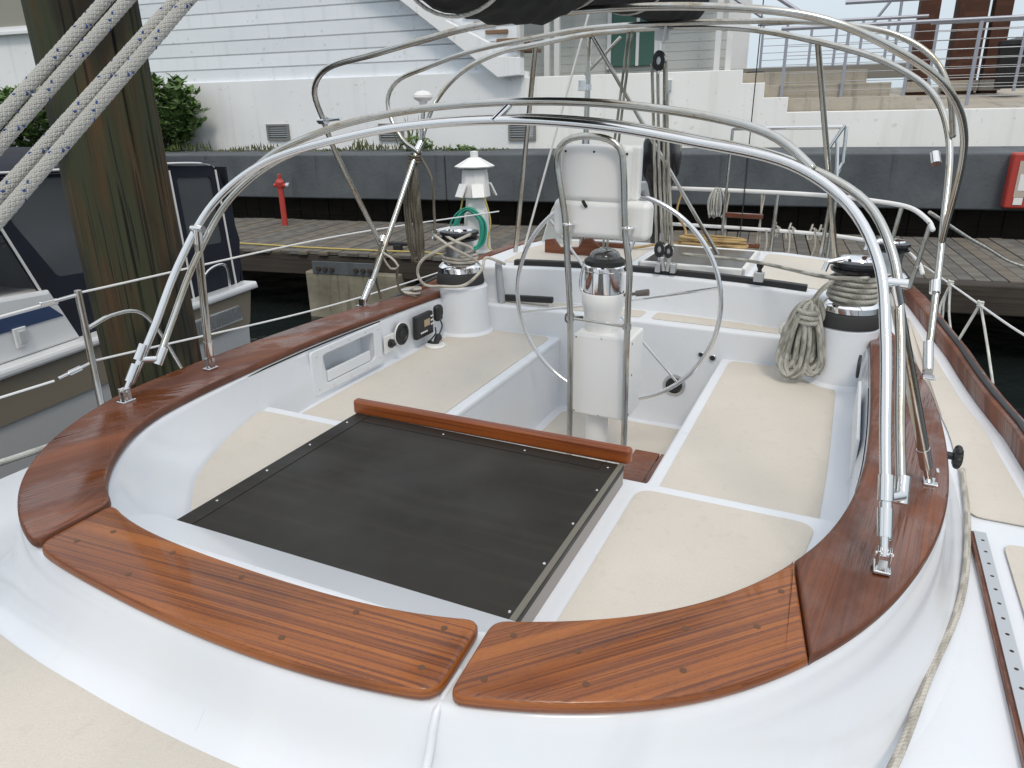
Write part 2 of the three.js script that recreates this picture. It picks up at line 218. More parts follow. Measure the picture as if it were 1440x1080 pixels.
{ // helm bench, backrest and raised aft deck
  part(boat, 'helm_bench', uvm(flat(roundPoly([[-1.05, -3.686], [1.05, -3.686], [1.05, -4.0], [-1.05, -4.0]], 0.03), -0.43, 0.58, 0.016, [], 4)), gelFlat);
  panel([[-.84, -3.735], [-.01, -3.745], [-.01, -3.885], [-.5, -3.86], [-.84, -3.80]], 0.1502, 0.03);
  panel([[.84, -3.735], [.05, -3.745], [.05, -3.885], [.5, -3.86], [.84, -3.80]], 0.1502, 0.03);
  const fr = []; for (let i = 0; i <= 16; i++) { const x = -1.06 + 2.12 * i / 16; fr.push([x, -3.92 + 0.2 * Math.pow(Math.abs(x) / 1.06, 2.2)]); }
  part(boat, 'aft_deck', uvm(flat([...fr, [1.04, -4.5], [.95, -4.8], [.6, -4.93], [-.6, -4.93], [-.95, -4.8], [-1.04, -4.5]], 0.02, 0.33, 0.018, [], 4)), gelFlat);
  panel([[.56, -4.0], [.9, -3.9], [.93, -4.4], [.86, -4.74], [.5, -4.82], [.5, -4.0]], 0.3502, 0.05);
  panel([[-.2, -4.0], [-.9, -3.9], [-.93, -4.4], [-.86, -4.74], [-.2, -4.82]], 0.3502, 0.05);
  panel([[-.16, -4.7], [.46, -4.7], [.46, -4.83], [-.16, -4.83]], 0.3502, 0.03);
  const tk = fr.slice(2, 15); part(boat, 'traveller_track', grid(tk.map((p) => [[0.004, 0.349], [0.004, 0.376], [0.0, 0.38], [-0.04, 0.38], [-0.044, 0.376], [-0.044, 0.349]].map(([dz, y]) => [p[0], y, p[1] - 0.03 + dz]))), blackP, 'black traveller track across the helm seat back');
  for (const x of [0.56]) { part(boat, 'track_stop', [bx(0.05, 0.05, 0.04, x, 0.4, -3.87, 0.005)], alu); part(boat, 'stop_knob', lathe([[0, 0.04], [0.018, 0.04], [0.018, 0.03], [0.009, 0.012], [0.012, 0]], x, 0.425, -3.87, 12), blackP); }
  const h = part(boat, 'deck_hatch', [...[[-.11, -.085], [.445, .47]].map(([a, b]) => bx(b - a, 0.055, 0.62, (a + b) / 2, 0.375, -4.32, 0.01)), bx(0.58, 0.055, 0.03, 0.18, 0.375, -4.025, 0.01), bx(0.58, 0.055, 0.03, 0.18, 0.375, -4.615, 0.01)], plasticW);
  part(h, 'pane', bx(0.53, 0.012, 0.56, 0.18, 0.392, -4.32), std({ color: C(0.09, 0.085, 0.08), roughness: 0.25 }));
}
// coaming cap in four lengths of teak
function capPiece(o0, o1, i0, i1, round, m, rot, label) {
  const seg = (P, a, b) => { const r = []; for (let i = a; i <= b; i++) r.push(P[i]); return r; };
  const out = [...seg(O, o0, o1).map((p, k) => { const n = nrm(O, o0 + k), s = n[0] * (p[0] - I[o0 + k][0]) + n[1] * (p[1] - I[o0 + k][1]) < 0 ? -1 : 1; return [p[0] + s * n[0] * 0.008, p[1] + s * n[1] * 0.008]; }), ...seg(I, i0, i1).reverse()];
  const N = o1 - o0 + 1, q = [], corners = [[0, round[0]], [N - 1, round[1]], [N, round[1]], [out.length - 1, round[0]]].filter((k) => k[1]);
  const kept = out.map((p, i) => ({ p, R: (corners.find((k) => k[0] === i) || [0, 0])[1] })).filter((o) => o.R || corners.every(([k, R]) => Math.hypot(out[k][0] - o.p[0], out[k][1] - o.p[1]) > R * 1.3));
  for (let i = 0; i < kept.length; i++) { const { p, R } = kept[i]; if (!R) { q.push(p); continue; } const a = kept[(i + kept.length - 1) % kept.length].p, b = kept[(i + 1) % kept.length].p, la = Math.hypot(a[0] - p[0], a[1] - p[1]), lb = Math.hypot(b[0] - p[0], b[1] - p[1]), A = [p[0] + (a[0] - p[0]) * R / la, p[1] + (a[1] - p[1]) * R / la], B = [p[0] + (b[0] - p[0]) * R / lb, p[1] + (b[1] - p[1]) * R / lb]; for (let k = 0; k <= 5; k++) { const t = k / 5, u = 1 - t; q.push([u * u * A[0] + 2 * u * t * p[0] + t * t * B[0], u * u * A[1] + 2 * u * t * p[1] + t * t * B[1]]); } }
  const g = flat(q, -0.028, 0.03, 0.011, [], 4), p = g.attributes.position; for (let k = 0; k < p.count; k++) p.setY(k, p.getY(k) + capY(p.getZ(k)));
  g.computeVertexNormals(); return part(boat, 'coaming_cap', uvm(toCreasedNormals(g, 0.7), rot), m, label);
}
const near = (P, x) => { let b = 0, bd = 9; for (let i = 0; i <= NC; i++) { const d = Math.abs(P[i][0] - x) + (P[i][1] < -1.6 ? 9 : 0); if (d < bd) { bd = d; b = i; } } return b; };
const oL = near(O, -.585), jL = near(I, -.585), oM = near(O, .45), jM = near(I, .43), oR = near(O, .985), jR = near(I, .945);
const capL = capPiece(0, oL - 1, 0, jL - 1, [0, 0.035], teakOld, 1.2, 'dark weathered teak cap'), capFL = capPiece(oL, oM - 1, jL, jM, [0.035, 0.04], teakFresh, 0.06, 'freshly varnished teak cap'), capFR = capPiece(oM, oR, jM + 1, jR, [0.03, 0], teakFresh, 0.8, 'freshly varnished teak cap'), capR = capPiece(oR, NC, jR, NC, [0, 0], teakOld, 1.45, 'dark weathered teak cap');
capR.position.set(0.002, 0.0008, -0.002);
const plug = (p, x, z) => part(p, 'plug', (() => { const g = new THREE.CylinderGeometry(0.0065, 0.0065, 0.003, 14); g.translate(x, capY(z) + 0.001, z); return g; })(), plugM);
for (const [x, z] of [[-.51, -.87], [-.47, -.93], [-.3, -.83], [-.08, -.92], [.12, -.81], [.2, -.925], [.375, -.955], [.39, -.85], [-.28, -.925]]) plug(capFL, x, z);
for (const [x, z] of [[.5, -.87], [.5, -.99], [.62, -1.0], [.66, -.93], [.78, -1.14], [.8, -1.03], [.9, -1.2], [.93, -1.33]]) plug(capFR, x, z);
// companionway hatch
{ const h = part(boat, 'companionway_hatch', uvm(flat([[-.58, -1.1], [.42, -1.1], [.42, -1.99], [-.58, -1.99]], 0.148, 0.022, 0.004)), hatchM, 'dark grey sliding companionway hatch');
  part(h, 'hatch_side', [bx(0.02, 0.05, 0.88, .409, 0.125, -1.55)], std({ color: C(0.33, 0.3, 0.28), roughness: 0.6 }));
  part(h, 'edge_trim', [bx(0.014, 0.004, 0.88, .412, 0.1715, -1.55)], std({ color: C(0.16, 0.15, 0.12), roughness: 0.5 }));
  for (const q of [[[.36, -1.15], [.405, -1.15], [.405, -1.98], [.36, -1.98]], [[-.565, -1.15], [-.52, -1.15], [-.52, -1.98], [-.565, -1.98]], [[-.516, -1.93], [.356, -1.93], [.356, -1.98], [-.516, -1.98]]]) part(h, 'hatch_border', uvm(flat(q, 0.17, 0.0015)), hatchM);
  for (const [x, z] of [[.395, -1.2], [.395, -1.4], [.395, -1.6], [.395, -1.8], [.38, -1.95], [-.555, -1.3], [-.555, -1.5], [-.555, -1.7], [-.555, -1.9], [-.2, -1.955], [.1, -1.955]]) part(h, 'screw', lathe([[0, 0.003], [0.003, 0.0025], [0.0045, 0]], x, 0.171, z, 10), steel);
  const s = new RoundedBoxGeometry(1.03, 0.055, 0.035, 3, 0.012); s.rotateY(0.012); s.translate(-.08, 0.19, -2.012); part(h, 'hatch_strip', uvm(s), teakStrip, 'orange teak strip along the hatch edge');
  { const g = face([[0.95, 0.262], [0.99, 0.268], [1.0, 0.266], [1.155, 0.19], [1.162, 0.184], [1.162, 0.174], [0.95, 0.174]], 0, 1.08, 0.004); g.rotateY(Math.PI / 2); g.translate(-.625, 0, 0); part(boat, 'hatch_hood', uvm(g), gelcoat); }
  part(boat, 'companionway_step', bx(0.1, 0.02, 0.42, 0.335, -0.105, -2.45, 0.004), teakOld); part(boat, 'companionway_step', bx(0.06, 0.02, 0.42, 0.42, -0.105, -2.45, 0.004), teakOld);
}
// moulded bead where the two halves of the coachroof meet, coachroof panel, side deck panels
part(boat, 'moulded_bead', tube([[.437, 0.268, -.9], [.44, 0.262, -.815], [.442, 0.19, -.775], [.445, 0.135, -.72], [.445, 0.117, -.62], [.42, 0.117, 0.3]], 0.008, { rad: 8 }), gelcoat);
{ const rows = []; for (let i = 0; i <= 40; i++) { const x = -1.12 + 1.47 * i / 40, z0 = -0.69 - 0.13 * Math.pow(Math.max(0, -x - 0.2) / 0.8, 2), r = []; for (let k = 0; k <= 20; k++) { const z = z0 + (0.7 - z0) * k / 20; r.push([x, deckY(x, z) + (k ? 0.005 : 0.001), z]); } rows.push(r); } part(boat, 'non_skid_panel', grid(rows.reverse()), nonskid); }
for (const s of [-1, 1]) {
  const a = [], b = []; for (let z = -2.42; z > -4.4; z -= 0.1) { a.push([s * (halfBeam(z) - 0.13), z]); b.push([s * Math.max(1.08, 1.42 - 0.12 * sm(-3.0, -4.2, z)), z]); } const pl = (q) => { const g = flat(roundPoly(q, 0.04, 3), 0, 0.005, 0.001), g2 = g.toNonIndexed ? g : g, p = g2.attributes.position; for (let i = 0; i < p.count; i++) p.setY(i, p.getY(i) + deckY(p.getX(i), p.getZ(i)) + 0.003); part(boat, 'non_skid_panel', uvm(g2), nonskid); };
  const q = [...a, ...b.reverse()]; pl(q.length ? q : []);
  const a2 = [], b2 = []; for (let z = 1.2; z > -2.36; z -= 0.12) { a2.push([s * (halfBeam(z) - 0.13), z]); b2.push([s * 1.49, z]); } if (s > 0) pl([...a2, ...b2.reverse()]);
  const rail = []; for (let z = 1.5; z > -5.05; z -= 0.15) rail.push(z); const rows = rail.map((z) => { const b = halfBeam(z), y = deckY(b, z); return [[b - 0.075, y], [b - 0.07, y + 0.06], [b - 0.06, y + 0.068], [b - 0.005, y + 0.068], [b + 0.005, y + 0.06], [b + 0.008, y - 0.03]].map(([x, yy]) => [s * x, yy, z]); });
  part(boat, 'toe_rail', grid(s < 0 ? rows.filter((r) => r[0][2] < -2.3) : rows), teakOld);
  part(boat, 'rail_track', grid(rail.filter((z) => z > -4.3 && z < -2.2).map((z) => { const b = halfBeam(z), y = deckY(b, z) + 0.069; return [[b - 0.045, y], [b - 0.045, y + 0.008], [b - 0.022, y + 0.008], [b - 0.022, y]].map(([x, yy]) => [s * x, yy, z]); })), blackP);
}
{ // perforated sheet track on its wood base along the side deck
  part(boat, 'track_base', bx(0.038, 0.018, 2.9, 1.424, 0.009, -0.85, 0.003), teakOld);
  const holes = []; for (let i = 0; i < 44; i++) { const q = [], z = -2.24 + i * 0.064; for (let k = 0; k < 10; k++) q.push([1.432 + 0.005 * Math.cos(k * 0.628), z + 0.005 * Math.sin(k * 0.628)]); holes.push(q.reverse()); }
  part(boat, 'sheet_track', uvm(flat([[1.414, 0.6], [1.446, 0.6], [1.446, -2.29], [1.414, -2.29]], 0.019, 0.005, 0, holes)), alu);
}
// winch towers, panel with cubby on the left coaming
for (const s of [-1, 1]) part(boat, 'winch_tower', lathe([[0, 0.275], [0.125, 0.275], [0.135, 0.265], [0.14, 0.1], [0.15, 0.02], [0.17, 0.0]], s * 1.0, 0, -3.6, 40), gelFlat);
{ const x = -1.075, rect = (z0, z1, y0, y1) => [[z0, y0], [z1, y0], [z1, y1], [z0, y1]];
  const hole = roundPoly(rect(2.41, 2.80, 0.06, 0.195), 0.025).reverse();
  const g = face(roundPoly(rect(2.335, 2.86, 0.022, 0.228), 0.02), 0, 0.014, 0.004, [hole]); g.rotateY(Math.PI / 2); g.translate(x, 0, 0);
  const f = part(boat, 'storage_cubby', uvm(g), gelcoat);
  part(f, 'cubby_tray', [bx(0.01, 0.15, 0.42, x - 0.075, 0.125, -2.605), bx(0.08, 0.01, 0.42, x - 0.04, 0.055, -2.605), bx(0.08, 0.01, 0.42, x - 0.04, 0.2, -2.605), bx(0.08, 0.15, 0.01, x - 0.04, 0.125, -2.405), bx(0.08, 0.15, 0.01, x - 0.04, 0.125, -2.805)], gelFlat);
  part(f, 'cubby_lip', bx(0.014, 0.05, 0.32, x + 0.006, 0.088, -2.6, 0.004), gelcoat);
  for (const [z, y] of [[2.37, 0.2], [2.47, 0.213], [2.6, 0.213], [2.73, 0.213], [2.83, 0.2], [2.37, 0.05], [2.47, 0.037], [2.6, 0.037], [2.73, 0.037], [2.83, 0.06]]) part(f, 'screw', (() => { const q = lathe([[0, 0.002], [0.004, 0.0015], [0.005, 0]], 0, 0, 0, 8); q.rotateZ(-Math.PI / 2); q.translate(x + 0.014, y, -z); return q; })(), steel);
  const gk = thing('sunglasses', 'dark item lying in the white cockpit cubby', 'glasses'); part(gk, 'dark_frame', bx(0.03, 0.015, 0.14, x - 0.04, 0.075, -2.6, 0.006), blackP);
  const wp = part(boat, 'wall_panel', bx(0.006, 0.2, 0.14, x - 0.002, 0.125, -2.25, 0.002), gelFlat);
  part(boat, 'locker_panel', bx(0.012, 0.15, 0.6, 1.072, 0.115, -2.75, 0.004), gelFlat);
}
// ---------- fittings on the boat ----------
{ // steering pedestal
  const P = thing('steering_pedestal', 'white steering pedestal with chrome compass, steel wheel and guard in the cockpit footwell', 'steering pedestal');
  const z = -3.03;
  part(P, 'column', [lathe([[0.052, -0.41], [0.052, -0.1]], 0, 0, z, 28), lathe([[0.1, -0.41], [0.1, -0.395], [0.055, -0.38]], 0, 0, z, 28)], plasticW);
  const box = part(P, 'control_box', bx(0.26, 0.38, 0.22, 0.035, 0.085, -3.04, 0.012), plasticW);
  for (const [x, y] of [[-.08, .26], [.15, .26], [.035, .265], [.15, 0.05], [-.08, -.09], [.15, -.09], [.035, -.095]]) part(box, 'screw', (() => { const q = lathe([[0, 0.002], [0.004, 0.0015], [0.005, 0]], 0, 0, 0, 8); q.rotateX(Math.PI / 2); q.translate(x, y, -2.93); return q; })(), steel);
  for (const [y, zz] of [[.25, -2.96], [.1, -2.98], [-.08, -2.96]]) part(box, 'screw', (() => { const q = lathe([[0, 0.002], [0.004, 0.0015], [0.005, 0]], 0, 0, 0, 8); q.rotateZ(-Math.PI / 2); q.translate(0.165, y, zz); return q; })(), blackP);
  part(P, 'cone', lathe([[0.066, 0.265], [0.088, 0.385], [0.094, 0.4], [0.094, 0.445], [0.09, 0.452]], 0.004, 0, z, 40), plasticW);
  const c = part(P, 'compass', lathe([[0.086, 0.45], [0.086, 0.545], [0.09, 0.55], [0.09, 0.565], [0.084, 0.572]], 0.004, 0, z, 48), chrome, 'polished chrome compass housing');
  part(c, 'bezel', lathe([[0.084, 0.57], [0.088, 0.575], [0.087, 0.59], [0.074, 0.6], [0.066, 0.602]], 0.004, 0, z, 40), blackP);
  part(c, 'dome', lathe([[0.067, 0.6], [0.065, 0.611], [0.056, 0.625], [0.04, 0.634], [0.02, 0.638], [0, 0.639]], 0.004, 0, z, 40), std({ color: C(0.07, 0.07, 0.065), roughness: 0.08, clearcoat: 1 }));
  part(P, 'brake_knob', [rod([-.075, 0.33, -3.0], [-.125, 0.325, -2.99], 0.007), (() => { const q = lathe([[0, 0.022], [0.02, 0.02], [0.028, 0.008], [0.028, -0.006], [0.018, -0.014], [0, -0.014]], 0, 0, 0, 14); q.rotateZ(Math.PI / 2); q.translate(-.132, 0.325, -2.99); return q; })()], blackP);
  part(P, 'throttle_lever', [rod([.08, 0.44, -3.03], [.2, 0.465, -3.03], 0.007), rod([.15, 0.455, -3.03], [.205, 0.466, -3.03], 0.013, 0.015)], std({ color: C(0.12, 0.11, 0.1), roughness: 0.5 }));
  part(P, 'shift_lever', [tube([[-.07, 0.42, -3.05], [-.11, 0.44, -3.06], [-.115, 0.5, -3.07], [-.1, 0.57, -3.08]], 0.007)], steel);
  // guard: bent steel hoop, leaning slightly forward at the top
  const gz = (y) => -2.9 + 0.03 * (y + 0.4) / 1.5, gp = [[-.085, -.41], [-.087, -.1], [-.094, .34], [-.104, .5], [-.12, .7], [-.125, .77], [-.155, .93], [-.166, 1.0], [-.158, 1.05], [-.122, 1.085], [-.033, 1.1], [.055, 1.085], [.098, 1.05], [.111, .98], [.125, .8], [.133, .72], [.157, .58], [.158, .45], [.162, .2], [.17, -.15], [.171, -.41]];
  part(P, 'guard', tube(gp.map(([x, y]) => [x, y, gz(y)]), 0.0135, { rad: 14 }), steelOld);
  part(P, 'guard_crossbar', [rod([-.095, 0.355, -2.885], [.158, 0.345, -2.885], 0.006), rod([-.095, 0.345, -2.885], [-.095, 0.365, -2.885], 0.019), rod([.158, 0.335, -2.885], [.158, 0.355, -2.885], 0.019)], steelOld);
  const up = part(P, 'instrument_pod', bx(0.3, 0.225, 0.06, -.02, 0.955, -2.93, 0.028), plasticW);
  part(up, 'pod_face', bx(0.31, 0.215, 0.05, -.0, 0.957, -2.978, 0.014), plasticW);
  for (const [x, y] of [[-.12, 1.04], [.135, 1.035], [.14, 0.87], [0, 1.04]]) part(up, 'screw', (() => { const q = lathe([[0, 0.002], [0.004, 0.0015], [0.005, 0]], 0, 0, 0, 8); q.rotateX(Math.PI / 2); q.translate(x - 0.02, y, -2.9); return q; })(), blackP);
  const lo = part(P, 'instrument_pod', bx(0.41, 0.155, 0.1, 0.012, 0.775, -2.95, 0.028), plasticW);
  part(lo, 'toggle', [rod([-.045, 0.825, -2.9], [-.055, 0.85, -2.885], 0.007)], blackP);
  for (const x of [-.118, .134]) part(P, 'clamp', (() => { const q = new THREE.TorusGeometry(0.021, 0.006, 8, 20); q.rotateX(Math.PI / 2); q.translate(x + 0.008, 0.755, -2.88); return q; })(), chrome);
  // wheel
  const wz = -3.2, wc = [0.0, 0.37, wz], R = 0.485, W = part(P, 'steering_wheel', (() => { const q = new THREE.TorusGeometry(R, 0.0105, 14, 96); q.translate(...wc); return q; })(), steel);
  for (let k = 0; k < 6; k++) { const a = k * Math.PI / 3 + 0.22; part(W, 'spoke', rod([0.03 * Math.cos(a), wc[1] + 0.03 * Math.sin(a), wz + 0.05], [R * Math.cos(a), wc[1] + R * Math.sin(a), wz], 0.0065), steel); }
  part(W, 'hub', (() => { const q = lathe([[0, 0.06], [0.03, 0.055], [0.045, 0.02], [0.045, -0.03], [0, -0.03]], 0, 0, 0, 24); q.rotateX(Math.PI / 2); q.translate(0, wc[1], wz + 0.03); return q; })(), steel);
  part(P, 'wheel_shaft', rod([0, 0.37, -3.19], [0, 0.37, -3.05], 0.02), steel);
}
const ropeWrap = (x, z, y0, y1, r, turns, rr_) => { const p = []; const n = Math.round(turns * 16); for (let i = 0; i <= n; i++) { const a = i / 16 * 6.283, t = i / n; p.push([x + (r + 0.002 * Math.sin(i * 1.7)) * Math.cos(a), y0 + (y1 - y0) * t, z + (r + 0.002 * Math.sin(i * 1.7)) * Math.sin(a)]); } return p; };
function winch(x, y, z, s, label) {
  const w = thing('winch', label, 'winch');
  part(w, 'base_ring', lathe([[0, 0], [0.138 * s, 0], [0.14 * s, 0.01], [0.13 * s, 0.06 * s], [0.122 * s, 0.068 * s], [0, 0.068 * s]], x, y, z, 40), rubber, 'matt black base ring');
  part(w, 'skirt', lathe([[0.118 * s, 0.066 * s], [0.126 * s, 0.07 * s], [0.124 * s, 0.095 * s], [0.105 * s, 0.115 * s], [0.09 * s, 0.12 * s]], x, y, z, 48), chrome);
  part(w, 'drum', lathe([[0.09 * s, 0.115 * s], [0.082 * s, 0.15 * s], [0.08 * s, 0.2 * s], [0.085 * s, 0.235 * s], [0.092 * s, 0.245 * s]], x, y, z, 48), std({ color: C(0.42, 0.43, 0.44), metalness: 1, roughness: 0.38 }));
  const t = part(w, 'top', lathe([[0.088 * s, 0.243 * s], [0.11 * s, 0.25 * s], [0.113 * s, 0.262 * s], [0.1 * s, 0.268 * s], [0.1 * s, 0.276 * s], [0.112 * s, 0.28 * s], [0.11 * s, 0.295 * s], [0.07 * s, 0.305 * s], [0, 0.306 * s]], x, y, z, 48), blackGloss);
  part(t, 'cap', lathe([[0.082 * s, 0.301 * s], [0.075 * s, 0.312 * s], [0.03 * s, 0.318 * s], [0, 0.318 * s]], x, y, z, 32), chrome);
  part(t, 'feeder_arm', [rod([x - 0.04 * s, y + 0.31 * s, z + 0.03 * s], [x - 0.125 * s, y + 0.29 * s, z + 0.06 * s], 0.012 * s), rod([x - 0.125 * s, y + 0.29 * s, z + 0.06 * s], [x - 0.135 * s, y + 0.25 * s, z + 0.07 * s], 0.012 * s)], chrome);
  return w;
}
winch(-1.03, 0.275, -3.62, 0.98, 'large self-tailing winch with grey line crossed over its drum beside the cockpit radio');
winch(1.0, 0.275, -3.6, 0.98, 'large self-tailing winch wrapped in dirty rope above the hanging rope coil');
winch(1.17, 0.2, -4.75, 0.95, 'smaller chrome-topped winch on the aft corner by the stern rail');
part(boat, 'winch_pad', lathe([[0, 0.0], [0.14, 0.0], [0.13, -0.15]], 1.17, 0.2, -4.75, 24), gelFlat);
{ const r = thing('winch_line', 'pale grey rope loosely looped round the winch beside the radio', 'rope');
  part(r, 'rope', tube([...ropeWrap(-1.03, -3.62, 0.40, 0.44, 0.096, 2.2), [-0.92, 0.48, -3.56], [-1.0, 0.53, -3.5], [-1.12, 0.56, -3.6], [-1.05, 0.55, -3.74]], 0.0085, { rad: 8, step: 0.015 }), ropeGrey);
  part(r, 'rope', tube([[-0.93, 0.56, -3.56], [-1.04, 0.5, -3.48], [-1.16, 0.42, -3.42], [-1.2, 0.34, -3.44], [-1.16, 0.285, -3.44], [-1.05, 0.285, -3.44], [-0.92, 0.3, -3.46], [-0.86, 0.37, -3.55], [-0.88, 0.42, -3.65], [-0.8, 0.38, -3.72]], 0.0085, { rad: 8, step: 0.015 }), ropeGrey);
  part(r, 'rope', tube([[-1.12, 0.55, -3.5], [-1.02, 0.5, -3.49], [-.93, 0.45, -3.52], [-.9, 0.41, -3.58]], 0.0085, { rad: 8, step: 0.015 }), ropeGrey);
}
{ const r = thing('winch_line', 'thick dirty rope wound round the winch above the hanging coil', 'rope');
  part(r, 'rope', tube(ropeWrap(1.0, -3.6, 0.395, 0.5, 0.098, 4.3), 0.0125, { rad: 8, step: 0.015 }), ropeDirty);
  part(r, 'rope', tube([[1.05, 0.51, -3.5], [0.93, 0.5, -3.5], [0.86, 0.49, -3.56], [0.5, 0.47, -3.9], [0.14, 0.46, -4.0]], 0.009, { rad: 8 }), ropeDirty);
  part(r, 'rope', tube([[0.92, 0.49, -3.52], [0.87, 0.44, -3.5], [0.83, 0.36, -3.5]], 0.011, { rad: 8 }), ropeDirty);
}
{ const r = thing('rope_coil', 'bundled hank of dirty grey rope hanging below the winch onto the seat', 'rope coil'); // loops of a gasket coil
  const cx = 0.83, cz = -3.5;
  for (let k = 0; k < 15; k++) { const w = rr(0.018, 0.05), dx = (k - 7) * 0.0055 + rr(-.012, .012), y0 = rr(0.03, 0.1), y1 = rr(0.34, 0.4), dz = rr(-.03, .05), tw = rr(-.03, .03);
    part(r, 'loop', tube([[cx + dx * 0.4 + 0.012, y1, cz + dz * 0.5], [cx + dx - w * 0.45, y1 - 0.05, cz + dz], [cx + dx * 1.6 - w, 0.16, cz + dz + tw], [cx + dx * 1.9 - w * 0.8, y0 + 0.03, cz + dz + 0.03], [cx + dx * 2, y0, cz + dz + 0.035], [cx + dx * 1.9 + w * 0.8, y0 + 0.03, cz + dz + 0.03], [cx + dx * 1.6 + w, 0.16, cz + dz - tw], [cx + dx + w * 0.45, y1 - 0.05, cz + dz]], 0.012, { closed: true, rad: 8, step: 0.02 }), ropeDirty); }
  part(r, 'binding', tube(ropeWrap(cx, cz + 0.01, 0.29, 0.35, 0.042, 2.6), 0.012, { rad: 7, step: 0.02 }), ropeDirty);
  part(r, 'loop', tube([[cx - 0.04, 0.29, cz], [cx - 0.08, 0.28, cz + 0.01], [cx - 0.105, 0.25, cz + 0.02], [cx - 0.095, 0.22, cz + 0.02], [cx - 0.06, 0.225, cz + 0.02], [cx - 0.07, 0.26, cz + 0.03]], 0.0105, { rad: 7, step: 0.02 }), ropeWhite);
}
{ const w = thing('winch_crank', 'grey and black winch handle resting against the helm seat back', 'winch handle');
  part(w, 'lever', (() => { const g = bx(0.3, 0.035, 0.03, 0, 0, 0, 0.006); g.rotateZ(0.05); g.translate(-.665, 0.185, -3.752); return g; })(), blackP); part(w, 'grip', [rod([-.825, 0.15, -3.735], [-.85, 0.37, -3.745], 0.023, 0.02), rod([-.85, 0.37, -3.745], [-.852, 0.392, -3.746], 0.02, 0.008)], std({ color: C(0.35, 0.36, 0.38), roughness: 0.6 })); part(w, 'socket', rod([-.53, 0.155, -3.752], [-.53, 0.18, -3.752], 0.014), steel);
}
{ // radio, speaker, key switch on the left coaming wall
  const x = -1.066, r = thing('vhf_radio', 'black marine radio with small amber screen on the white cockpit wall', 'radio');
  const b = part(r, 'body', bx(0.03, 0.125, 0.17, x + 0.012, 0.118, -3.235, 0.008), blackP);
  part(b, 'screen', bx(0.003, 0.036, 0.055, x + 0.0285, 0.13, -3.25), std({ color: C(0.42, 0.32, 0.2), roughness: 0.3 }));
  for (let k = 0; k < 4; k++) part(b, 'button', bx(0.004, 0.009, 0.013, x + 0.029, 0.085, -3.19 - k * 0.018, 0.002), plasticW);
  for (let k = 0; k < 6; k++) part(b, 'button', bx(0.004, 0.009, 0.01, x + 0.029, 0.155 - (k % 3) * 0.022, -3.295 - Math.floor(k / 3) * 0.014, 0.002), plasticW);
  const m = part(r, 'microphone', bx(0.04, 0.09, 0.06, x + 0.03, 0.155, -3.365, 0.018), blackP);
  part(m, 'grille', bx(0.004, 0.04, 0.04, x + 0.05, 0.165, -3.365, 0.002), rubber);
  const co = []; for (let i = 0; i <= 150; i++) { const t = i / 150, a = i * 1.25, bx0 = -3.345 + 0.12 * Math.sin(t * 3.14) * 0.3 + t * 0.1, yy = 0.03 + 0.02 * Math.sin(t * 6.28) - 0.008; co.push([x + 0.045 + 0.013 * Math.cos(a) + 0.03 * Math.sin(t * 3.14), yy + 0.013 * Math.sin(a), bx0]); }
  part(r, 'cord', [tube([[x + 0.04, 0.115, -3.37], [x + 0.045, 0.08, -3.38], [x + 0.045, 0.045, -3.35]], 0.004, { rad: 6 }), tube(co, 0.005, { rad: 6, seg: 300 }), tube([[x + 0.045, 0.03, -3.24], [x + 0.05, 0.06, -3.3], [x + 0.03, 0.08, -3.33]], 0.004, { rad: 6 })], blackP);
  const s = thing('loudspeaker', 'round black speaker on the cockpit wall between radio and key switch', 'speaker'); const rot = (g) => { g.rotateZ(-Math.PI / 2); return g; };
  part(s, 'flange', rot(lathe([[0.06, 0], [0.062, 0.006], [0.058, 0.008]], 0, 0, 0, 32)).translate(x - 0.004, 0.12, -3.04), plasticW); part(s, 'rim', rot(lathe([[0.056, 0], [0.056, 0.012], [0.046, 0.014], [0.042, 0.004]], 0, 0, 0, 32)).translate(x - 0.002, 0.12, -3.04), blackP); part(s, 'cone', rot(lathe([[0.044, 0.005], [0.024, 0.001], [0.018, 0.007], [0, 0.009]], 0, 0, 0, 32)).translate(x - 0.002, 0.12, -3.04), rubber);
  const k = thing('key_switch', 'small engine key switch on a square white plate by the cubby', 'key switch'); part(k, 'plate', bx(0.006, 0.09, 0.09, x - 0.002, 0.1, -2.93, 0.004), plasticW); part(k, 'switch', rot(lathe([[0.022, 0], [0.022, 0.015], [0.014, 0.017], [0.012, 0.03], [0, 0.03]], 0, 0, 0, 20)).translate(x, 0.1, -2.935), blackP); part(k, 'key', bx(0.02, 0.022, 0.006, x + 0.034, 0.1, -2.935, 0.002), steel);
  const cap = thing('deck_plate', 'small round white cover lying on the seat under the radio', 'cover'); part(cap, 'disc', lathe([[0, 0.012], [0.05, 0.012], [0.055, 0.006], [0.055, 0]], -0.99, 0.005, -3.25, 32), plasticW);
  const vr = thing('air_vent', 'round black vent in the cockpit wall beside the rope coil', 'vent'); part(vr, 'ring', (() => { const q = lathe([[0.05, 0], [0.05, 0.01], [0.04, 0.012], [0.036, 0.004], [0, 0.004]], 0, 0, 0, 24); q.rotateZ(Math.PI / 2); q.translate(1.072, 0.17, -3.3); return q; })(), blackP);
  const aw = (x0, y0, rad, lab, nm) => { const t = thing(nm, lab, 'drain'); part(t, 'flange', (() => { const q = lathe([[rad, 0], [rad, 0.006], [rad * 0.75, 0.01], [rad * 0.7, 0.002], [0, 0.002]], 0, 0, 0, 24); q.rotateX(Math.PI / 2); q.translate(x0, y0, -3.686); return q; })(), alu); part(t, 'core', (() => { const q = lathe([[rad * 0.68, 0.002], [rad * 0.66, 0.014], [rad * 0.2, 0.018], [0, 0.018]], 0, 0, 0, 20); q.rotateX(Math.PI / 2); q.translate(x0, y0, -3.686); return q; })(), blackP); };
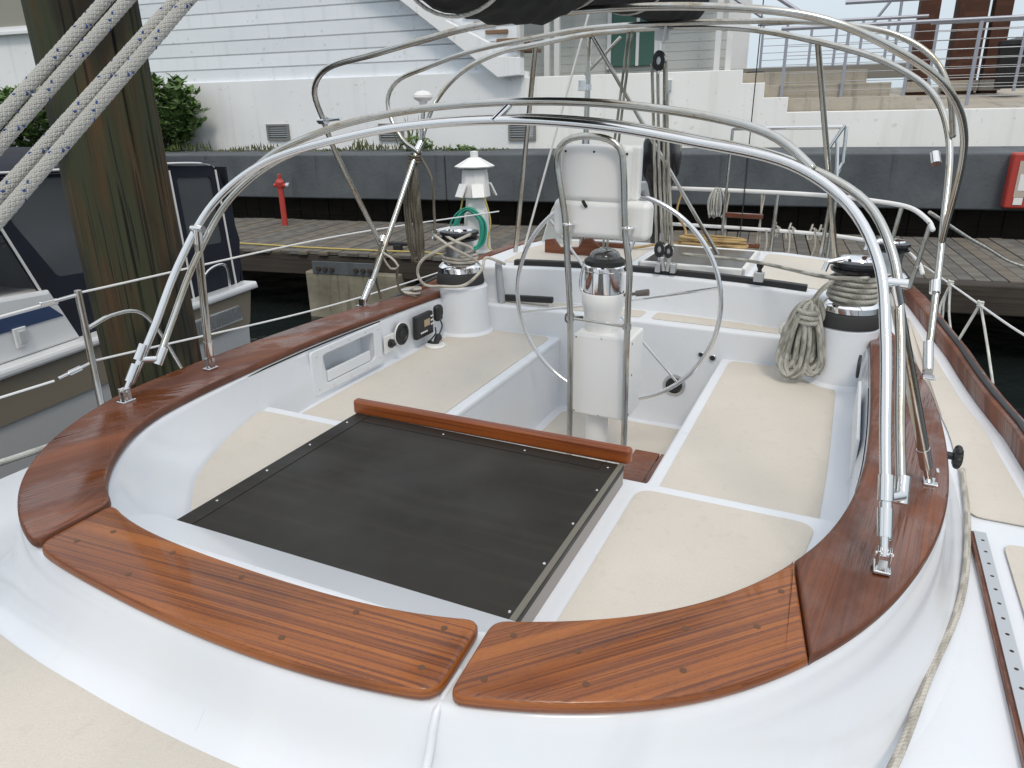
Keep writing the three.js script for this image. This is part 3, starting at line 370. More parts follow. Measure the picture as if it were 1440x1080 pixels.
  aw(0.215, -0.18, 0.06, 'round black gauge low on the aft footwell wall', 'engine_gauge'); aw(0.4, 0.0, 0.018, 'small round plug high on the footwell wall near the seat', 'wall_plug'); aw(0.34, 0.01, 0.016, 'small round plug high on the footwell wall beside another', 'wall_plug');
  const kn = thing('clamp_knob', 'black lobed clamp knob on the outside of the teak coaming', 'knob'); const kg = [rod([1.28, 0.19, -2.44], [1.35, 0.187, -2.44], 0.012), (() => { const q = lathe([[0, 0.016], [0.026, 0.012], [0.03, 0], [0.026, -0.012], [0, -0.016]], 0, 0, 0, 16); q.rotateZ(Math.PI / 2); q.translate(1.355, 0.187, -2.44); return q; })()]; for (let i = 0; i < 6; i++) { const a = i * 1.047, s2 = new THREE.SphereGeometry(0.012, 8, 6); s2.translate(1.355, 0.187 + 0.026 * Math.sin(a), -2.44 + 0.026 * Math.cos(a)); kg.push(s2); } part(kn, 'lobes', kg, blackP);
}
// ---------- steel frames ----------
const DOD = [[-1.127, 0.3, -1.5], [-1.109, 0.498, -1.629], [-1.09, 0.701, -1.76], [-1.025, 0.891, -1.884], [-0.864, 1.02, -1.966], [-0.525, 1.113, -2.026], [-0.275, 1.147, -2.049], [0, 1.16, -2.058], [0.275, 1.147, -2.049], [0.525, 1.113, -2.026], [0.8, 1.06, -1.99], [0.94, 0.975, -1.94], [1.02, 0.86, -1.86], [1.055, 0.72, -1.772], [1.085, 0.52, -1.643], [1.112, 0.3, -1.5]];
function footing(T, x, y, z, dx, dy, dz) { // hinged deck socket under a tube
  const f = part(T, 'deck_socket', [bx(0.034, 0.008, 0.05, x, y + 0.004, z, 0.003), bx(0.006, 0.042, 0.026, x - 0.011, y + 0.027, z, 0.002), bx(0.006, 0.042, 0.026, x + 0.011, y + 0.027, z, 0.002), rod([x - 0.017, y + 0.036, z], [x + 0.017, y + 0.036, z], 0.005)], steel);
  part(f, 'sleeve', [rod([x, y + 0.03, z], [x + dx * 0.045, y + 0.03 + dy * 0.045, z + dz * 0.045], 0.009), rod([x + dx * 0.04, y + 0.03 + dy * 0.04, z + dz * 0.04], [x + dx * 0.1, y + 0.03 + dy * 0.1, z + dz * 0.1], 0.0158), rod([x + dx * 0.115, y + 0.03 + dy * 0.115, z + dz * 0.115], [x + dx * 0.17, y + 0.03 + dy * 0.17, z + dz * 0.17], 0.0158)], steel);
}
{ const T = thing('dodger_frame', 'folded steel dodger hoops arching over the companionway from the teak coaming', 'hoop frame');
  const d2 = DOD.map(([x, y, z], i) => [x * 0.985 + (i > 10 ? 0.045 : 0), y + 0.016, z - 0.06]), d1 = DOD.map(([x, y, z], i) => [x, y + (i === 0 || i === 15 ? 0.06 : 0.008), z + (i === 0 || i === 15 ? -0.03 : 0)]);
  d2[0] = [-1.09, 0.41, -1.615]; d2[15] = [1.135, 0.41, -1.62];
  part(T, 'front_hoop', tube(d1, 0.0125, { rad: 14 }), steel); part(T, 'rear_hoop', tube(d2, 0.0112, { rad: 14 }), steelOld);
  part(T, 'upper_hoop', tube([[-0.9, 1.015, -1.97], [-0.837, 1.062, -1.995], [-0.698, 1.119, -2.032], [-0.545, 1.163, -2.061], [-0.294, 1.202, -2.086], [0, 1.219, -2.097], [0.285, 1.213, -2.094], [0.575, 1.179, -2.071], [0.715, 1.145, -2.05], [0.78, 1.112, -2.028], [0.84, 1.065, -2.0]], 0.0115, { rad: 12 }), steelOld);
  for (const [s, z] of [[-1.09, -1.61], [1.135, -1.615]]) part(T, 'jaw_slide', [rod([s, 0.4, z], [s * 0.998, 0.45, z - 0.035], 0.0158), rod([s, 0.42, z], [s < 0 ? -1.116 : 1.1, 0.425, -1.575], 0.011)], steel);
  part(T, 'link', rod([-.02, 1.21, -2.1], [-.05, 1.165, -2.05], 0.011), steel);
  footing(T, -1.127, 0.3, -1.5, 0.06, 0.83, -0.55); footing(T, 1.112, 0.3, -1.5, -0.1, 0.83, -0.55);
  for (const [a, b] of [[[-1.15, 0.285, -1.88], [-1.06, 0.82, -1.83]], [[1.235, 0.28, -2.0], [1.055, 0.83, -1.845]]]) { const d = V(...b).sub(V(...a)).normalize(); const br = part(T, 'brace', rod([a[0] + d.x * 0.06, a[1] + d.y * 0.06, a[2] + d.z * 0.06], b, 0.0145), steelOld); part(br, 'brace_foot', [rod(a, [a[0] + d.x * 0.08, a[1] + d.y * 0.08, a[2] + d.z * 0.08], 0.009), rod([a[0] + d.x * 0.06, a[1] + d.y * 0.06, a[2] + d.z * 0.06], [a[0] + d.x * 0.12, a[1] + d.y * 0.12, a[2] + d.z * 0.12], 0.0158), bx(0.034, 0.008, 0.046, a[0], a[1] + 0.008, a[2], 0.003), bx(0.006, 0.036, 0.024, a[0] - 0.011, a[1] + 0.026, a[2]), bx(0.006, 0.036, 0.024, a[0] + 0.011, a[1] + 0.026, a[2])], steel); part(br, 'brace_clamp', [rod([b[0] - d.x * 0.05, b[1] - d.y * 0.05, b[2] - d.z * 0.05], b, 0.018), rod([b[0] - 0.02, b[1], b[2]], [b[0] + 0.03, b[1], b[2]], 0.012)], steel); }
}
{ const T = thing('bimini_frame', 'tall steel bimini hoops spanning the cockpit above the steering wheel', 'hoop frame');
  const A = [[-1.295, 0.24, -3.05], [-1.25, 0.666, -3.32], [-1.22, 1.032, -3.558], [-1.195, 1.235, -3.69], [-1.09, 1.379, -3.783], [-0.894, 1.476, -3.846], [-0.672, 1.515, -3.872], [-0.44, 1.55, -3.894], [-0.2, 1.566, -3.906], [0.08, 1.568, -3.907], [0.372, 1.548, -3.89], [0.694, 1.48, -3.843], [0.985, 1.385, -3.783], [1.172, 1.263, -3.708], [1.255, 1.099, -3.602], [1.282, 0.733, -3.364], [1.292, 0.25, -3.05]];
  part(T, 'main_hoop', tube(A, 0.0135, { rad: 14 }), steelOld);
  const B = [[-1.21, 0.985, -3.51], [-1.3, 1.04, -3.515], [-1.398, 1.185, -3.541], [-1.405, 1.271, -3.557], [-1.347, 1.341, -3.569], [-1.176, 1.4, -3.579], [-0.931, 1.468, -3.591], [-0.559, 1.524, -3.601], [-0.309, 1.552, -3.606], [0.134, 1.558, -3.607], [0.711, 1.535, -3.605], [0.999, 1.478, -3.595], [1.156, 1.379, -3.576], [1.225, 1.26, -3.555], [1.27, 1.1, -3.58]];
  part(T, 'second_hoop', tube(B, 0.0118, { rad: 12 }), steelOld);
  const Cc = [[-1.285, 0.54, -3.22], [-1.307, 1.022, -2.928], [-1.297, 1.148, -2.855], [-1.28, 1.267, -2.786], [-1.184, 1.349, -2.738], [-0.885, 1.408, -2.704], [-0.637, 1.45, -2.68], [-0.44, 1.48, -2.658], [0, 1.515, -2.645], [0.439, 1.505, -2.647], [0.762, 1.462, -2.673], [0.974, 1.379, -2.721], [1.15, 1.268, -2.8], [1.245, 1.12, -2.95], [1.28, 0.72, -3.3]];
  part(T, 'front_hoop', tube(Cc, 0.0125, { rad: 12 }), steelOld);
  for (const s of [-1, 1]) { part(T, 'sleeve', [rod([s * 1.296, 0.265, -3.05], [s * 1.285, 0.36, -3.12], 0.018), rod([s * 1.297, 0.235, -3.04], [s * 1.295, 0.27, -3.055], 0.01), bx(0.05, 0.008, 0.05, s * 1.297, 0.244, -3.04, 0.002), bx(0.03, 0.04, 0.012, s * 1.297, 0.26, -3.04)], steel); part(T, 'clamp', rod([s * 1.225, 0.99, -3.53], [s * 1.215, 1.03, -3.56], 0.02), steel); part(T, 'clamp', rod([s * 1.283, 0.53, -3.22], [s * 1.28, 0.57, -3.25], 0.02), steel); }
  part(T, 'hinge_bar', [rod([-1.297, 1.15, -2.86], [-1.16, 1.16, -2.8], 0.008), rod([-1.33, 1.15, -2.87], [-1.27, 1.15, -2.84], 0.017)], steel);
}
{ const T = thing('stern_poles', 'steel poles and braces standing on the aft deck behind the wheel', 'poles');
  for (const [a, b, r] of [[[-1.0, 0.2, -4.28], [-.69, 1.515, -3.88], 0.014], [[-.46, 1.57, -4.1], [.27, 0.37, -4.45], 0.011], [[-.545, 0.35, -4.3], [-.54, 1.6, -4.3], 0.016], [[-.36, 1.57, -4.3], [-.56, 1.38, -4.3], 0.009], [[.93, 0.3, -4.3], [.69, 1.49, -3.86], 0.0135]]) part(T, 'pole', rod(a, b, r), steelOld);
  part(T, 'pole_bracket', rod([-.542, 1.0, -4.3], [-.542, 1.04, -4.3], 0.022), steel); part(T, 'pole_bracket', [rod([-.541, 1.3, -4.3], [-.541, 1.33, -4.3], 0.022), bx(0.05, 0.06, 0.03, -.57, 1.325, -4.3, 0.004)], steel);
}
// boom with black sail cover
{ const T = thing('boom', 'boom wrapped in a sagging black sail cover overhead', 'boom'), rows = [], K = [[-1.5, 1.62, .03, .03], [-1.53, 1.60, .1, .09], [-1.62, 1.585, .15, .145], [-1.8, 1.58, .165, .162], [-2.05, 1.585, .165, .163], [-2.3, 1.6, .155, .15], [-2.5, 1.63, .14, .12], [-2.65, 1.655, .13, .115], [-2.8, 1.67, .145, .125], [-3.0, 1.695, .16, .14], [-3.4, 1.71, .16, .145], [-3.8, 1.725, .15, .14], [-4.1, 1.73, .14, .135], [-4.35, 1.74, .1, .1], [-4.42, 1.75, .01, .01]];
  for (const [z, y, w, h] of K) { const r = []; for (let k = 0; k <= 32; k++) { const a = k / 32 * 6.283, wob = 1 + 0.05 * Math.sin(a * 5 + z * 7) + 0.03 * Math.sin(a * 9 - z * 13); r.push([Math.cos(a) * w * wob, y + Math.sin(a) * h * wob * (Math.sin(a) > 0 ? 1.4 : 1), z]); } rows.push(r); }
  const c2 = []; for (let i = 0; i < rows.length - 1; i++) for (let t = 0; t < 4; t++) c2.push(rows[i].map((p, k) => { const q = rows[i + 1][k], f = t / 4; return [p[0] + (q[0] - p[0]) * f, p[1] + (q[1] - p[1]) * f + 0.005 * Math.sin(i * 5 + t * 3 + k), p[2] + (q[2] - p[2]) * f]; })); c2.push(rows[rows.length - 1]);
  part(T, 'sail_cover', grid(c2), canvasBlack);
  part(T, 'cover_tie', [-1.75, -2.5, -3.2].map((z) => { const k = K.reduce((m, q) => Math.abs(q[0] - z) < Math.abs(m[0] - z) ? q : m), p = []; for (let i = 0; i < 24; i++) { const a = i / 24 * 6.283; p.push([Math.cos(a) * (k[2] + 0.008), k[1] + Math.sin(a) * (k[3] + 0.008) * (Math.sin(a) > 0 ? 1.4 : 1), z]); } return tube(p, 0.005, { closed: true, rad: 6 }); }), ropeWhite);
  part(T, 'spar', rod([0, 1.74, -1.5], [0, 1.9, 1.3], 0.07, 0.07, 24), plasticW); part(T, 'cover_end', lathe([[0, 0.02], [0.05, 0.015], [0.09, 0]], 0, 0, 0, 20).rotateX(Math.PI / 2).translate(0, 1.62, -1.52), canvasBlack);
  part(T, 'boom_hanger', [rod([0, 1.6, -3.86], [-.01, 1.5, -3.86], 0.006), bx(0.07, 0.05, 0.006, -.02, 1.535, -3.86)], alu);
}
{ const T = thing('mainsheet_tackle', 'mainsheet tackle of rope and blocks hanging from boom to traveller', 'tackle');
  const blk = (x, y, z, s) => { const b = part(T, 'block', [-.014, .014].map((o) => { const q = lathe([[0.012 * s, 0.003], [0.026 * s, 0.003], [0.03 * s, 0], [0.026 * s, -0.003], [0.012 * s, -0.003]], 0, 0, 0, 20); q.rotateX(Math.PI / 2); q.scale(0.8, 1.25, 1); q.translate(x, y, z + o); return q; }), blackP); part(b, 'sheave', (() => { const q = lathe([[0, 0.009], [0.026 * s, 0.009], [0.02 * s, 0], [0.026 * s, -0.009], [0, -0.009]], 0, 0, 0, 18); q.rotateX(Math.PI / 2); q.translate(x, y, z); return q; })(), alu); part(b, 'shackle', [rod([x, y + 0.03, z], [x, y + 0.085, z], 0.007), rod([x, y - 0.03, z], [x, y - 0.06, z], 0.007)], steel); };
  blk(-.025, 1.42, -3.86, 1.25); blk(.04, 0.5, -3.88, 1.15); blk(.085, 0.49, -3.9, 1.0);
  for (const [a, b] of [[[-.06, 1.41, -3.86], [.02, 0.52, -3.88]], [[-.03, 1.39, -3.86], [.05, 0.54, -3.88]], [[0, 1.41, -3.87], [.06, 0.53, -3.9]], [[.01, 1.41, -3.85], [.1, 0.52, -3.9]], [[.005, 1.41, -3.88], [.075, 0.55, -3.9]]]) part(T, 'fall', tube([a, [(a[0] + b[0]) / 2 + rr(-.006, .006), (a[1] + b[1]) / 2, (a[2] + b[2]) / 2], b], 0.008, { rad: 7 }), ropeDirty);
  part(T, 'car', [bx(0.03, 0.05, 0.05, .03, 0.395, -3.92, 0.006), bx(0.03, 0.05, 0.05, .11, 0.395, -3.93, 0.006), rod([.05, 0.45, -3.9], [.06, 0.38, -3.92], 0.012), rod([.09, 0.46, -3.9], [.08, 0.38, -3.92], 0.012)], alu);
}
{ const q = thing('halyard', 'slack line pair hanging from the bimini hoop behind the pod', 'rope'); for (const d of [0, 0.02]) part(q, 'rope', tube([[-.2 + d, 1.55, -3.9], [-.245 + d, 1.2, -3.95], [-.3 + d * 1.5, 0.75, -4.0], [-.32 + d, 0.4, -4.02]], 0.007, { rad: 7 }), ropeDirty);
  const w = thing('backstay_line', 'thin white line slanting up beside the tall stern pole', 'line'); part(w, 'line', rod([-.96, 0.3, -4.32], [-.55, 1.72, -4.32], 0.007, 0.007, 8), wireW);
  const b = thing('backstay_wire', 'thin dark wire rising vertically above the stern rail', 'wire'); part(b, 'wire', rod([.3, 0.3, -5.0], [.27, 3.5, -5.0], 0.0035, 0.0035, 6), rubber);
}
// stern rail
{ const T = thing('stern_rail', 'white stern pushpit rail curving round the aft deck', 'railing');
  const top = [], mid = []; for (const [x, z, y] of [[-.55, -5.01, .66], [-.5, -5.02, .695], [-.4, -5.02, .70], [.2, -5.02, .705], [.8, -5.0, .70], [1.05, -4.97, .685], [1.24, -4.88, .665], [1.33, -4.72, .62], [1.345, -4.5, .6]]) { top.push([x, y, z]); mid.push([x * 0.995, y - 0.235, z]); }
  part(T, 'top_rail', tube(top, 0.0135), wireW); part(T, 'mid_rail', tube(mid, 0.0115), wireW);
  for (const [x, z, y] of [[-.54, -5.01, .68], [-.2, -5.02, .69], [.5, -5.01, .69], [.84, -4.99, .68], [1.2, -4.9, .66], [1.34, -4.62, .62]]) part(T, 'rail_post', rod([x * (Math.abs(x) > 1 ? 0.96 : 1), deckY(x, z) - 0.02, z + 0.04], [x, y, z], 0.0125), steelOld);
}
{ const T = thing('rope_ladder', 'rope ladder with brown wooden rungs on the stern rail', 'ladder'); for (const [y, z] of [[.55, -4.97], [.36, -4.98], [.18, -5.0]]) part(T, 'rung', bx(0.25, 0.03, 0.04, 0.3, y, z - 0.05, 0.006), teakOld); for (const x of [.19, .41]) for (const o of [-.008, .01]) part(T, 'side_rope', tube([[x + o, 0.7, -5.02], [x, 0.55, -5.03], [x + o, 0.36, -5.04], [x, 0.16, -5.05]], 0.006, { rad: 6 }), ropeGrey); }
function hank(name, label, x, y, z, h, w, n, m, r = 0.006) { const T = thing(name, label, 'rope coil'); for (let k = 0; k < n; k++) { const dx = rr(-w, w), ww = rr(0.25, 0.8) * w, y0 = y - h * rr(0.85, 1), dz = rr(-.015, .02); part(T, 'loop', tube([[x + dx * 0.5, y, z + dz], [x + dx - ww, y - h * 0.3, z + 0.02 + dz], [x + dx * 1.1 - ww, y0 + 0.03, z + dz], [x + dx * 1.2, y0, z + dz + 0.01], [x + dx * 1.1 + ww, y0 + 0.03, z + dz], [x + dx + ww, y - h * 0.3, z + 0.02 + dz]], r, { closed: true, rad: 6, step: 0.03 }), m); } return T; }
hank('rope_coil', 'small white rope coil hung over the stern rail by the ladder', 0.13, 0.72, -5.0, 0.2, 0.035, 8, ropeWhite);
{ const k = hank('rope_coil', 'long dark rope hank hanging from the bimini leg beside the power pedestal', -1.245, 0.96, -3.52, 0.6, 0.03, 8, ropeDark, 0.007); part(k, 'tie', tube(ropeWrap(-1.235, -3.52, 0.93, 0.975, 0.03, 3), 0.007, { rad: 6, step: 0.02 }), ropeDark); part(k, 'tail', tube([[-1.2, 0.96, -3.52], [-1.15, 0.85, -3.54], [-1.14, 0.65, -3.54], [-1.14, 0.52, -3.54]], 0.007, { rad: 6 }), ropeDark); }
{ const k = thing('rope_tail', 'grey rope tails dangling round the foot of the bimini leg', 'rope'); part(k, 'rope', tube([[-1.26, 0.55, -3.2], [-1.3, 0.4, -3.18], [-1.29, 0.25, -3.2]], 0.007, { rad: 6 }), ropeDark); part(k, 'rope', tube([[-1.25, 0.5, -3.22], [-1.2, 0.42, -3.24], [-1.22, 0.36, -3.26], [-1.19, 0.28, -3.25], [-1.13, 0.25, -3.3]], 0.006, { rad: 6 }), ropeDark); part(k, 'rope', tube([[-1.27, 0.5, -3.2], [-1.2, 0.46, -3.21], [-1.18, 0.42, -3.22], [-1.23, 0.41, -3.22], [-1.26, 0.46, -3.21]], 0.006, { rad: 6 }), ropeGrey); }
{ const k = thing('dock_line_knots', 'tangle of grey line tied along the middle stern rail', 'rope'); for (let i = 0; i < 4; i++) { const x = 0.5 + [0, 0.09, 0.22, 0.27][i]; part(k, 'loop', tube(ropeWrap(x, -5.02, 0.43, 0.5, 0.025, 1.6).map(([a, b, c], j) => [a + j * 0.001, b + 0.02 * Math.sin(j), c]), 0.006, { rad: 6, step: 0.02 }), ropeGrey); } for (const [x, l] of [[.46, .2], [.6, .25], [.75, .17], [.8, .25]]) part(k, 'tail', tube([[x, 0.47, -4.99], [x + 0.01, 0.47 - l * 0.5, -4.98], [x - 0.01, 0.47 - l, -4.99]], 0.006, { rad: 6 }), ropeGrey); }
{ const k = thing('rope_pile', 'tan rope lying in a flat pile behind the aft deck hatch', 'rope'); for (let i = 0; i < 7; i++) { const p = []; for (let j = 0; j < 12; j++) { const a = j / 12 * 6.283; p.push([0.16 + (0.2 + rr(-.03, .03)) * Math.cos(a), 0.366 + i * 0.011 + rr(0, .006), -4.76 + (0.07 + rr(-.02, .02)) * Math.sin(a)]); } part(k, 'loop', tube(p, 0.008, { closed: true, rad: 6 }), ropeTan); } part(k, 'tail', tube([[-.02, 0.38, -4.76], [-.15, 0.385, -4.7], [-.3, 0.366, -4.6], [-.5, 0.366, -4.7]], 0.008, { rad: 6 }), ropeTan); part(k, 'tail', tube([[-.1, 0.7, -5.0], [-.12, 0.55, -4.98], [-.05, 0.45, -4.95], [-.02, 0.38, -4.8]], 0.008, { rad: 6 }), ropeTan); }
{ const T = thing('outboard_motor', 'black outboard motor clamped on the stern rail behind the pod', 'outboard motor'); const rows = []; for (const [y, w, d] of [[1.06, .02, .03], [1.05, .09, .13], [1.0, .11, .16], [.9, .115, .165], [.8, .105, .15], [.74, .075, .1], [.6, .04, .06], [.3, .035, .05]]) { const r = []; for (let k = 0; k <= 20; k++) { const a = k / 20 * 6.283; r.push([-.24 + w * Math.sign(Math.cos(a)) * Math.pow(Math.abs(Math.cos(a)), 0.6), y, -4.95 + d * Math.sign(Math.sin(a)) * Math.pow(Math.abs(Math.sin(a)), 0.6)]); } rows.push(r); } part(T, 'cowling', grid(rows), blackGloss); part(T, 'clamp_bracket', [bx(0.12, 0.12, 0.06, -.3, 0.69, -4.93, 0.01), rod([-.34, 0.68, -4.88], [-.34, 0.68, -4.82], 0.012)], alu); part(T, 'decal', bx(0.05, 0.02, 0.004, -.2, 0.99, -4.8), plasticW); }
{ const T = thing('gps_antenna', 'white mushroom antenna on a short post clamped to the bimini leg', 'antenna'); part(T, 'dome', lathe([[0, 1.335], [0.03, 1.33], [0.05, 1.312], [0.052, 1.3], [0.04, 1.288], [0.022, 1.28], [0.018, 1.24], [0, 1.24]], -1.2, -0.045, -3.57, 24), plasticW); part(T, 'mast', rod([-1.215, 1.03, -3.555], [-1.2, 1.2, -3.57], 0.011), steelOld); }
// lifelines and stanchions
{ const T = thing('stanchion', 'steel lifeline stanchion outside the dark teak corner of the coaming', 'stanchion'); part(T, 'post', rod([-1.64, 0.0, -1.76], [-1.62, 0.57, -1.75], 0.013), steelOld); part(T, 'brace', tube([[-1.63, 0.42, -1.77], [-1.61, 0.45, -1.86], [-1.62, 0.42, -2.0], [-1.63, 0.02, -2.2]], 0.009), steelOld); part(T, 'base', lathe([[0, 0.02], [0.03, 0.02], [0.035, 0]], -1.64, 0.0, -1.76, 16), steel); }
{ const T = thing('lifelines', 'pair of white lifelines running aft from the stanchion', 'lifelines'); part(T, 'upper_line', tube([[-1.62, 0.56, -1.75], [-1.57, 0.555, -3.2], [-1.4, 0.5, -4.9]], 0.0045, { rad: 6 }), wireW); part(T, 'lower_line', tube([[-1.63, 0.29, -1.76], [-1.57, 0.19, -3.2], [-1.4, 0.2, -4.9]], 0.0045, { rad: 6 }), wireW); part(T, 'upper_line', rod([-1.63, 0.545, -1.62], [-1.7, 0.5, -0.9], 0.0045), wireW); part(T, 'lower_line', rod([-1.64, 0.26, -1.6], [-1.74, 0.24, -0.9], 0.0045), wireW); part(T, 'gate_hook', [rod([-1.62, 0.555, -1.75], [-1.63, 0.548, -1.66], 0.007), bx(0.014, 0.022, 0.07, -1.632, 0.546, -1.64, 0.005)], steel); part(T, 'turnbuckle', [rod([-1.635, 0.285, -1.76], [-1.645, 0.262, -1.62], 0.006), rod([-1.64, 0.275, -1.71], [-1.642, 0.268, -1.66], 0.011)], steel); }
{ const T = thing('lifeline_netting', 'white line laced along the side deck lifeline beyond the coaming', 'netting'); part(T, 'lifeline', tube([[1.36, 0.36, -4.75], [1.5, 0.33, -4.3], [1.62, 0.34, -3.6], [1.7, 0.4, -2.8], [1.73, 0.42, -1.8]], 0.0055, { rad: 6 }), wireW); for (const q of [[[1.47, .34, -4.42], [1.475, .22, -4.3], [1.49, .12, -4.12]], [[1.56, .335, -4.0], [1.59, .2, -3.8], [1.61, .08, -3.58]], [[1.47, .34, -4.42], [1.455, .25, -4.4], [1.46, .16, -4.36]]]) part(T, 'lacing', tube(q, 0.006, { rad: 6 }), ropeWhite); part(T, 'tail', tube([[1.47, .33, -4.42], [1.44, .2, -4.38], [1.47, .06, -4.2], [1.42, 0.06, -4.1]], 0.007, { rad: 6 }), ropeWhite); part(T, 'tail', tube([[1.56, .335, -4.0], [1.5, .15, -3.98], [1.46, .05, -3.95], [1.4, 0.04, -4.0]], 0.007, { rad: 6 }), ropeWhite); for (const [x, y, z] of [[1.47, .34, -4.42], [1.56, .335, -4.0]]) part(T, 'knot', tube(ropeWrap(x, z, y - 0.012, y + 0.012, 0.012, 2.5), 0.006, { rad: 6, step: 0.01 }), ropeWhite); }
{ const r = thing('deck_line', 'grey braided line lying along the foot of the coaming on the side deck', 'rope'); const pts = [[1.43, .012, -2.75], [1.405, .012, -2.33], [1.345, .02, -1.9], [1.245, .03, -1.53], [1.185, .045, -1.29], [1.1, .1, -1.0], [1.0, .135, -0.7], [.9, .135, -.2]].map(([x, y, z]) => [x, Math.max(y, deckY(x, z) + 0.012), z]); part(r, 'rope', tube(pts, 0.0092, { rad: 8, step: 0.02 }), ropeGrey); }
{ const r = thing('cleated_line', 'knot of grey line on a cleat on the teak cap by the winch', 'rope'); part(r, 'cleat', [bx(0.12, 0.02, 0.02, -1.21, 0.262, -3.38, 0.006, 0.9)], steel); for (let i = 0; i < 4; i++) part(r, 'loop', tube(ropeWrap(-1.21, -3.38, 0.25, 0.275, 0.03 + 0.008 * i, 1.1), 0.006, { rad: 6, step: 0.02 }), ropeGrey); }
// braided lines close to the camera: strands woven over and under
function braid(A, B, r, label) {
  const T = thing('halyard', label, 'rope', { group: 'braided lines beside the mast' }), a = V(...A), b = V(...B), L = a.distanceTo(b), d = b.clone().sub(a).normalize(), e1 = V(0, 1, 0).cross(d).normalize(), e2 = d.clone().cross(e1), N = 14, pitch = r * 9, white = [], blue = [];
  const n = Math.round(L / (r * 0.2)), path = (s, k, t) => { const ph = s * t / pitch * 6.283 + k / N * 6.283, w = Math.sin((t / pitch * 2 * N) * Math.PI + (s > 0 ? 0 : Math.PI) + k * Math.PI), R = r * (0.86 + 0.1 * w); return a.clone().addScaledVector(d, t).addScaledVector(e1, R * Math.cos(ph)).addScaledVector(e2, R * Math.sin(ph)); };
  for (const s of [-1, 1]) for (let k = 0; k < N; k++) { const pts = []; for (let i = 0; i <= n; i++) pts.push(path(s, k, i / n * L)); white.push(new THREE.TubeGeometry(new THREE.CatmullRomCurve3(pts), n, r * 0.175, 5, false)); }
  for (const s of [-1, 1]) for (let q = s > 0 ? 0 : 2; ; q += 4) { const tc = ((s > 0 ? 0.25 : 0.75) + q) * pitch / N; if (tc > L - 0.01) break; if (tc < 0.01) continue; const pts = []; for (let i = -3; i <= 3; i++) { const p = path(s, 0, tc + i / 3 * pitch / N * 0.3), c0 = a.clone().addScaledVector(d, p.clone().sub(a).dot(d)); pts.push(p.add(p.clone().sub(c0).setLength(r * 0.03))); } blue.push(new THREE.TubeGeometry(new THREE.CatmullRomCurve3(pts), 6, r * 0.2, 6, false)); }
  const core = rod(A, B, r * 0.8); part(T, 'cover', white, std({ color: C(0.43, 0.425, 0.4), roughness: 0.95 })); part(T, 'blue_tracer', blue, std({ color: C(0.03, 0.06, 0.2), roughness: 0.9 })); for (const [p, f] of [[a, -1], [b, 1]]) { const k = f < 0 ? (p.y - 0.14) / d.y : 1.2, e = p.clone().addScaledVector(d, f * k); part(T, 'rope_run', rod([p.x, p.y, p.z], [e.x, e.y, e.z], r * 1.05), std({ color: C(0.43, 0.425, 0.4), roughness: 0.95 })); } part(T, 'core', core, std({ color: C(0.5, 0.5, 0.48), roughness: 0.95 }));
  return T;
}

braid([.287, 1.14, -.353], [.27, 1.372, -.641], 0.0052, 'grey braided line with blue flecks, upper line of the upper pair crossing the piling');
braid([.283, 1.109, -.338], [.3, 1.387, -.661], 0.0052, 'grey braided line with blue flecks, lower line of the upper pair crossing the piling');
braid([.301, 1.091, -.339], [.354, 1.396, -.689], 0.0052, 'grey braided line with blue flecks, upper line of the lower pair crossing the piling');
braid([.317, 1.091, -.347], [.362, 1.396, -.693], 0.0052, 'grey braided line with blue flecks, lower line of the lower pair crossing the piling');

{ const T = thing('fender_line', 'thick white mooring line passing between the boat and the yacht hull', 'rope'); part(T, 'rope', tube([[-1.85, 0.05, -0.6], [-1.9, -0.07, -1.4], [-1.92, -0.11, -1.8], [-1.9, -0.2, -3.0], [-1.75, -0.1, -4.2]], 0.014, { rad: 8 }), ropeWhite); }
{ const T = thing('folded_ladder', 'folded chrome boarding ladder hanging on a bar at the stern', 'ladder'); part(T, 'bar', rod([.2, 1.085, -4.9], [.83, 1.1, -4.9], 0.011), steel); for (const [a, b] of [[[.83, 1.11, -4.9], [.76, 0.98, -4.88]], [[.76, 0.98, -4.88], [.79, 0.8, -4.9]], [[.84, 1.1, -4.92], [.85, 0.9, -4.92]], [[.85, 0.9, -4.92], [.8, 0.76, -4.92]], [[.8, 1.04, -4.9], [.83, 0.8, -4.9]]]) part(T, 'rail', rod(a, b, 0.011), chrome); part(T, 'support', rod([.8, 0.3, -4.93], [.82, 0.85, -4.91], 0.012), steelOld); part(T, 'support', rod([.2, 0.35, -4.88], [.2, 1.085, -4.9], 0.009), steelOld); }
{ const T = thing('wooden_chock', 'reddish wooden chock with curved cutout on the aft deck', 'chock'); const g = face([[0, 0], [.3, 0], [.36, .06], [.3, .11], [.25, .1], [.22, .05], [.1, .04], [.06, .09], [.0, .08]], 0, 0.03, 0.004); g.translate(-.78, 0.352, -4.3); part(T, 'block', uvm(g), teakOld); const g2 = bx(0.34, 0.03, 0.04, -.5, 0.37, -4.62, 0.005); part(T, 'rail', g2, teakOld); }
{ const T = thing('clear_panel', 'scuffed clear plastic panel leaning behind the steering wheel', 'panel'); const g = face([[-.93, .36], [-.72, .36], [-.72, .6], [-.78, .7], [-.86, .58]], 0, 0.006); g.rotateY(0); g.translate(0, 0, -4.6); part(T, 'sheet', uvm(g), std({ color: C(0.75, 0.78, 0.78), transmission: 0.6, thickness: 0, roughness: 0.25 })); part(T, 'edge', tube([[-.93, .36, -4.597], [-.86, .58, -4.597], [-.78, .7, -4.597]], 0.004, { rad: 6 }), wireW); }

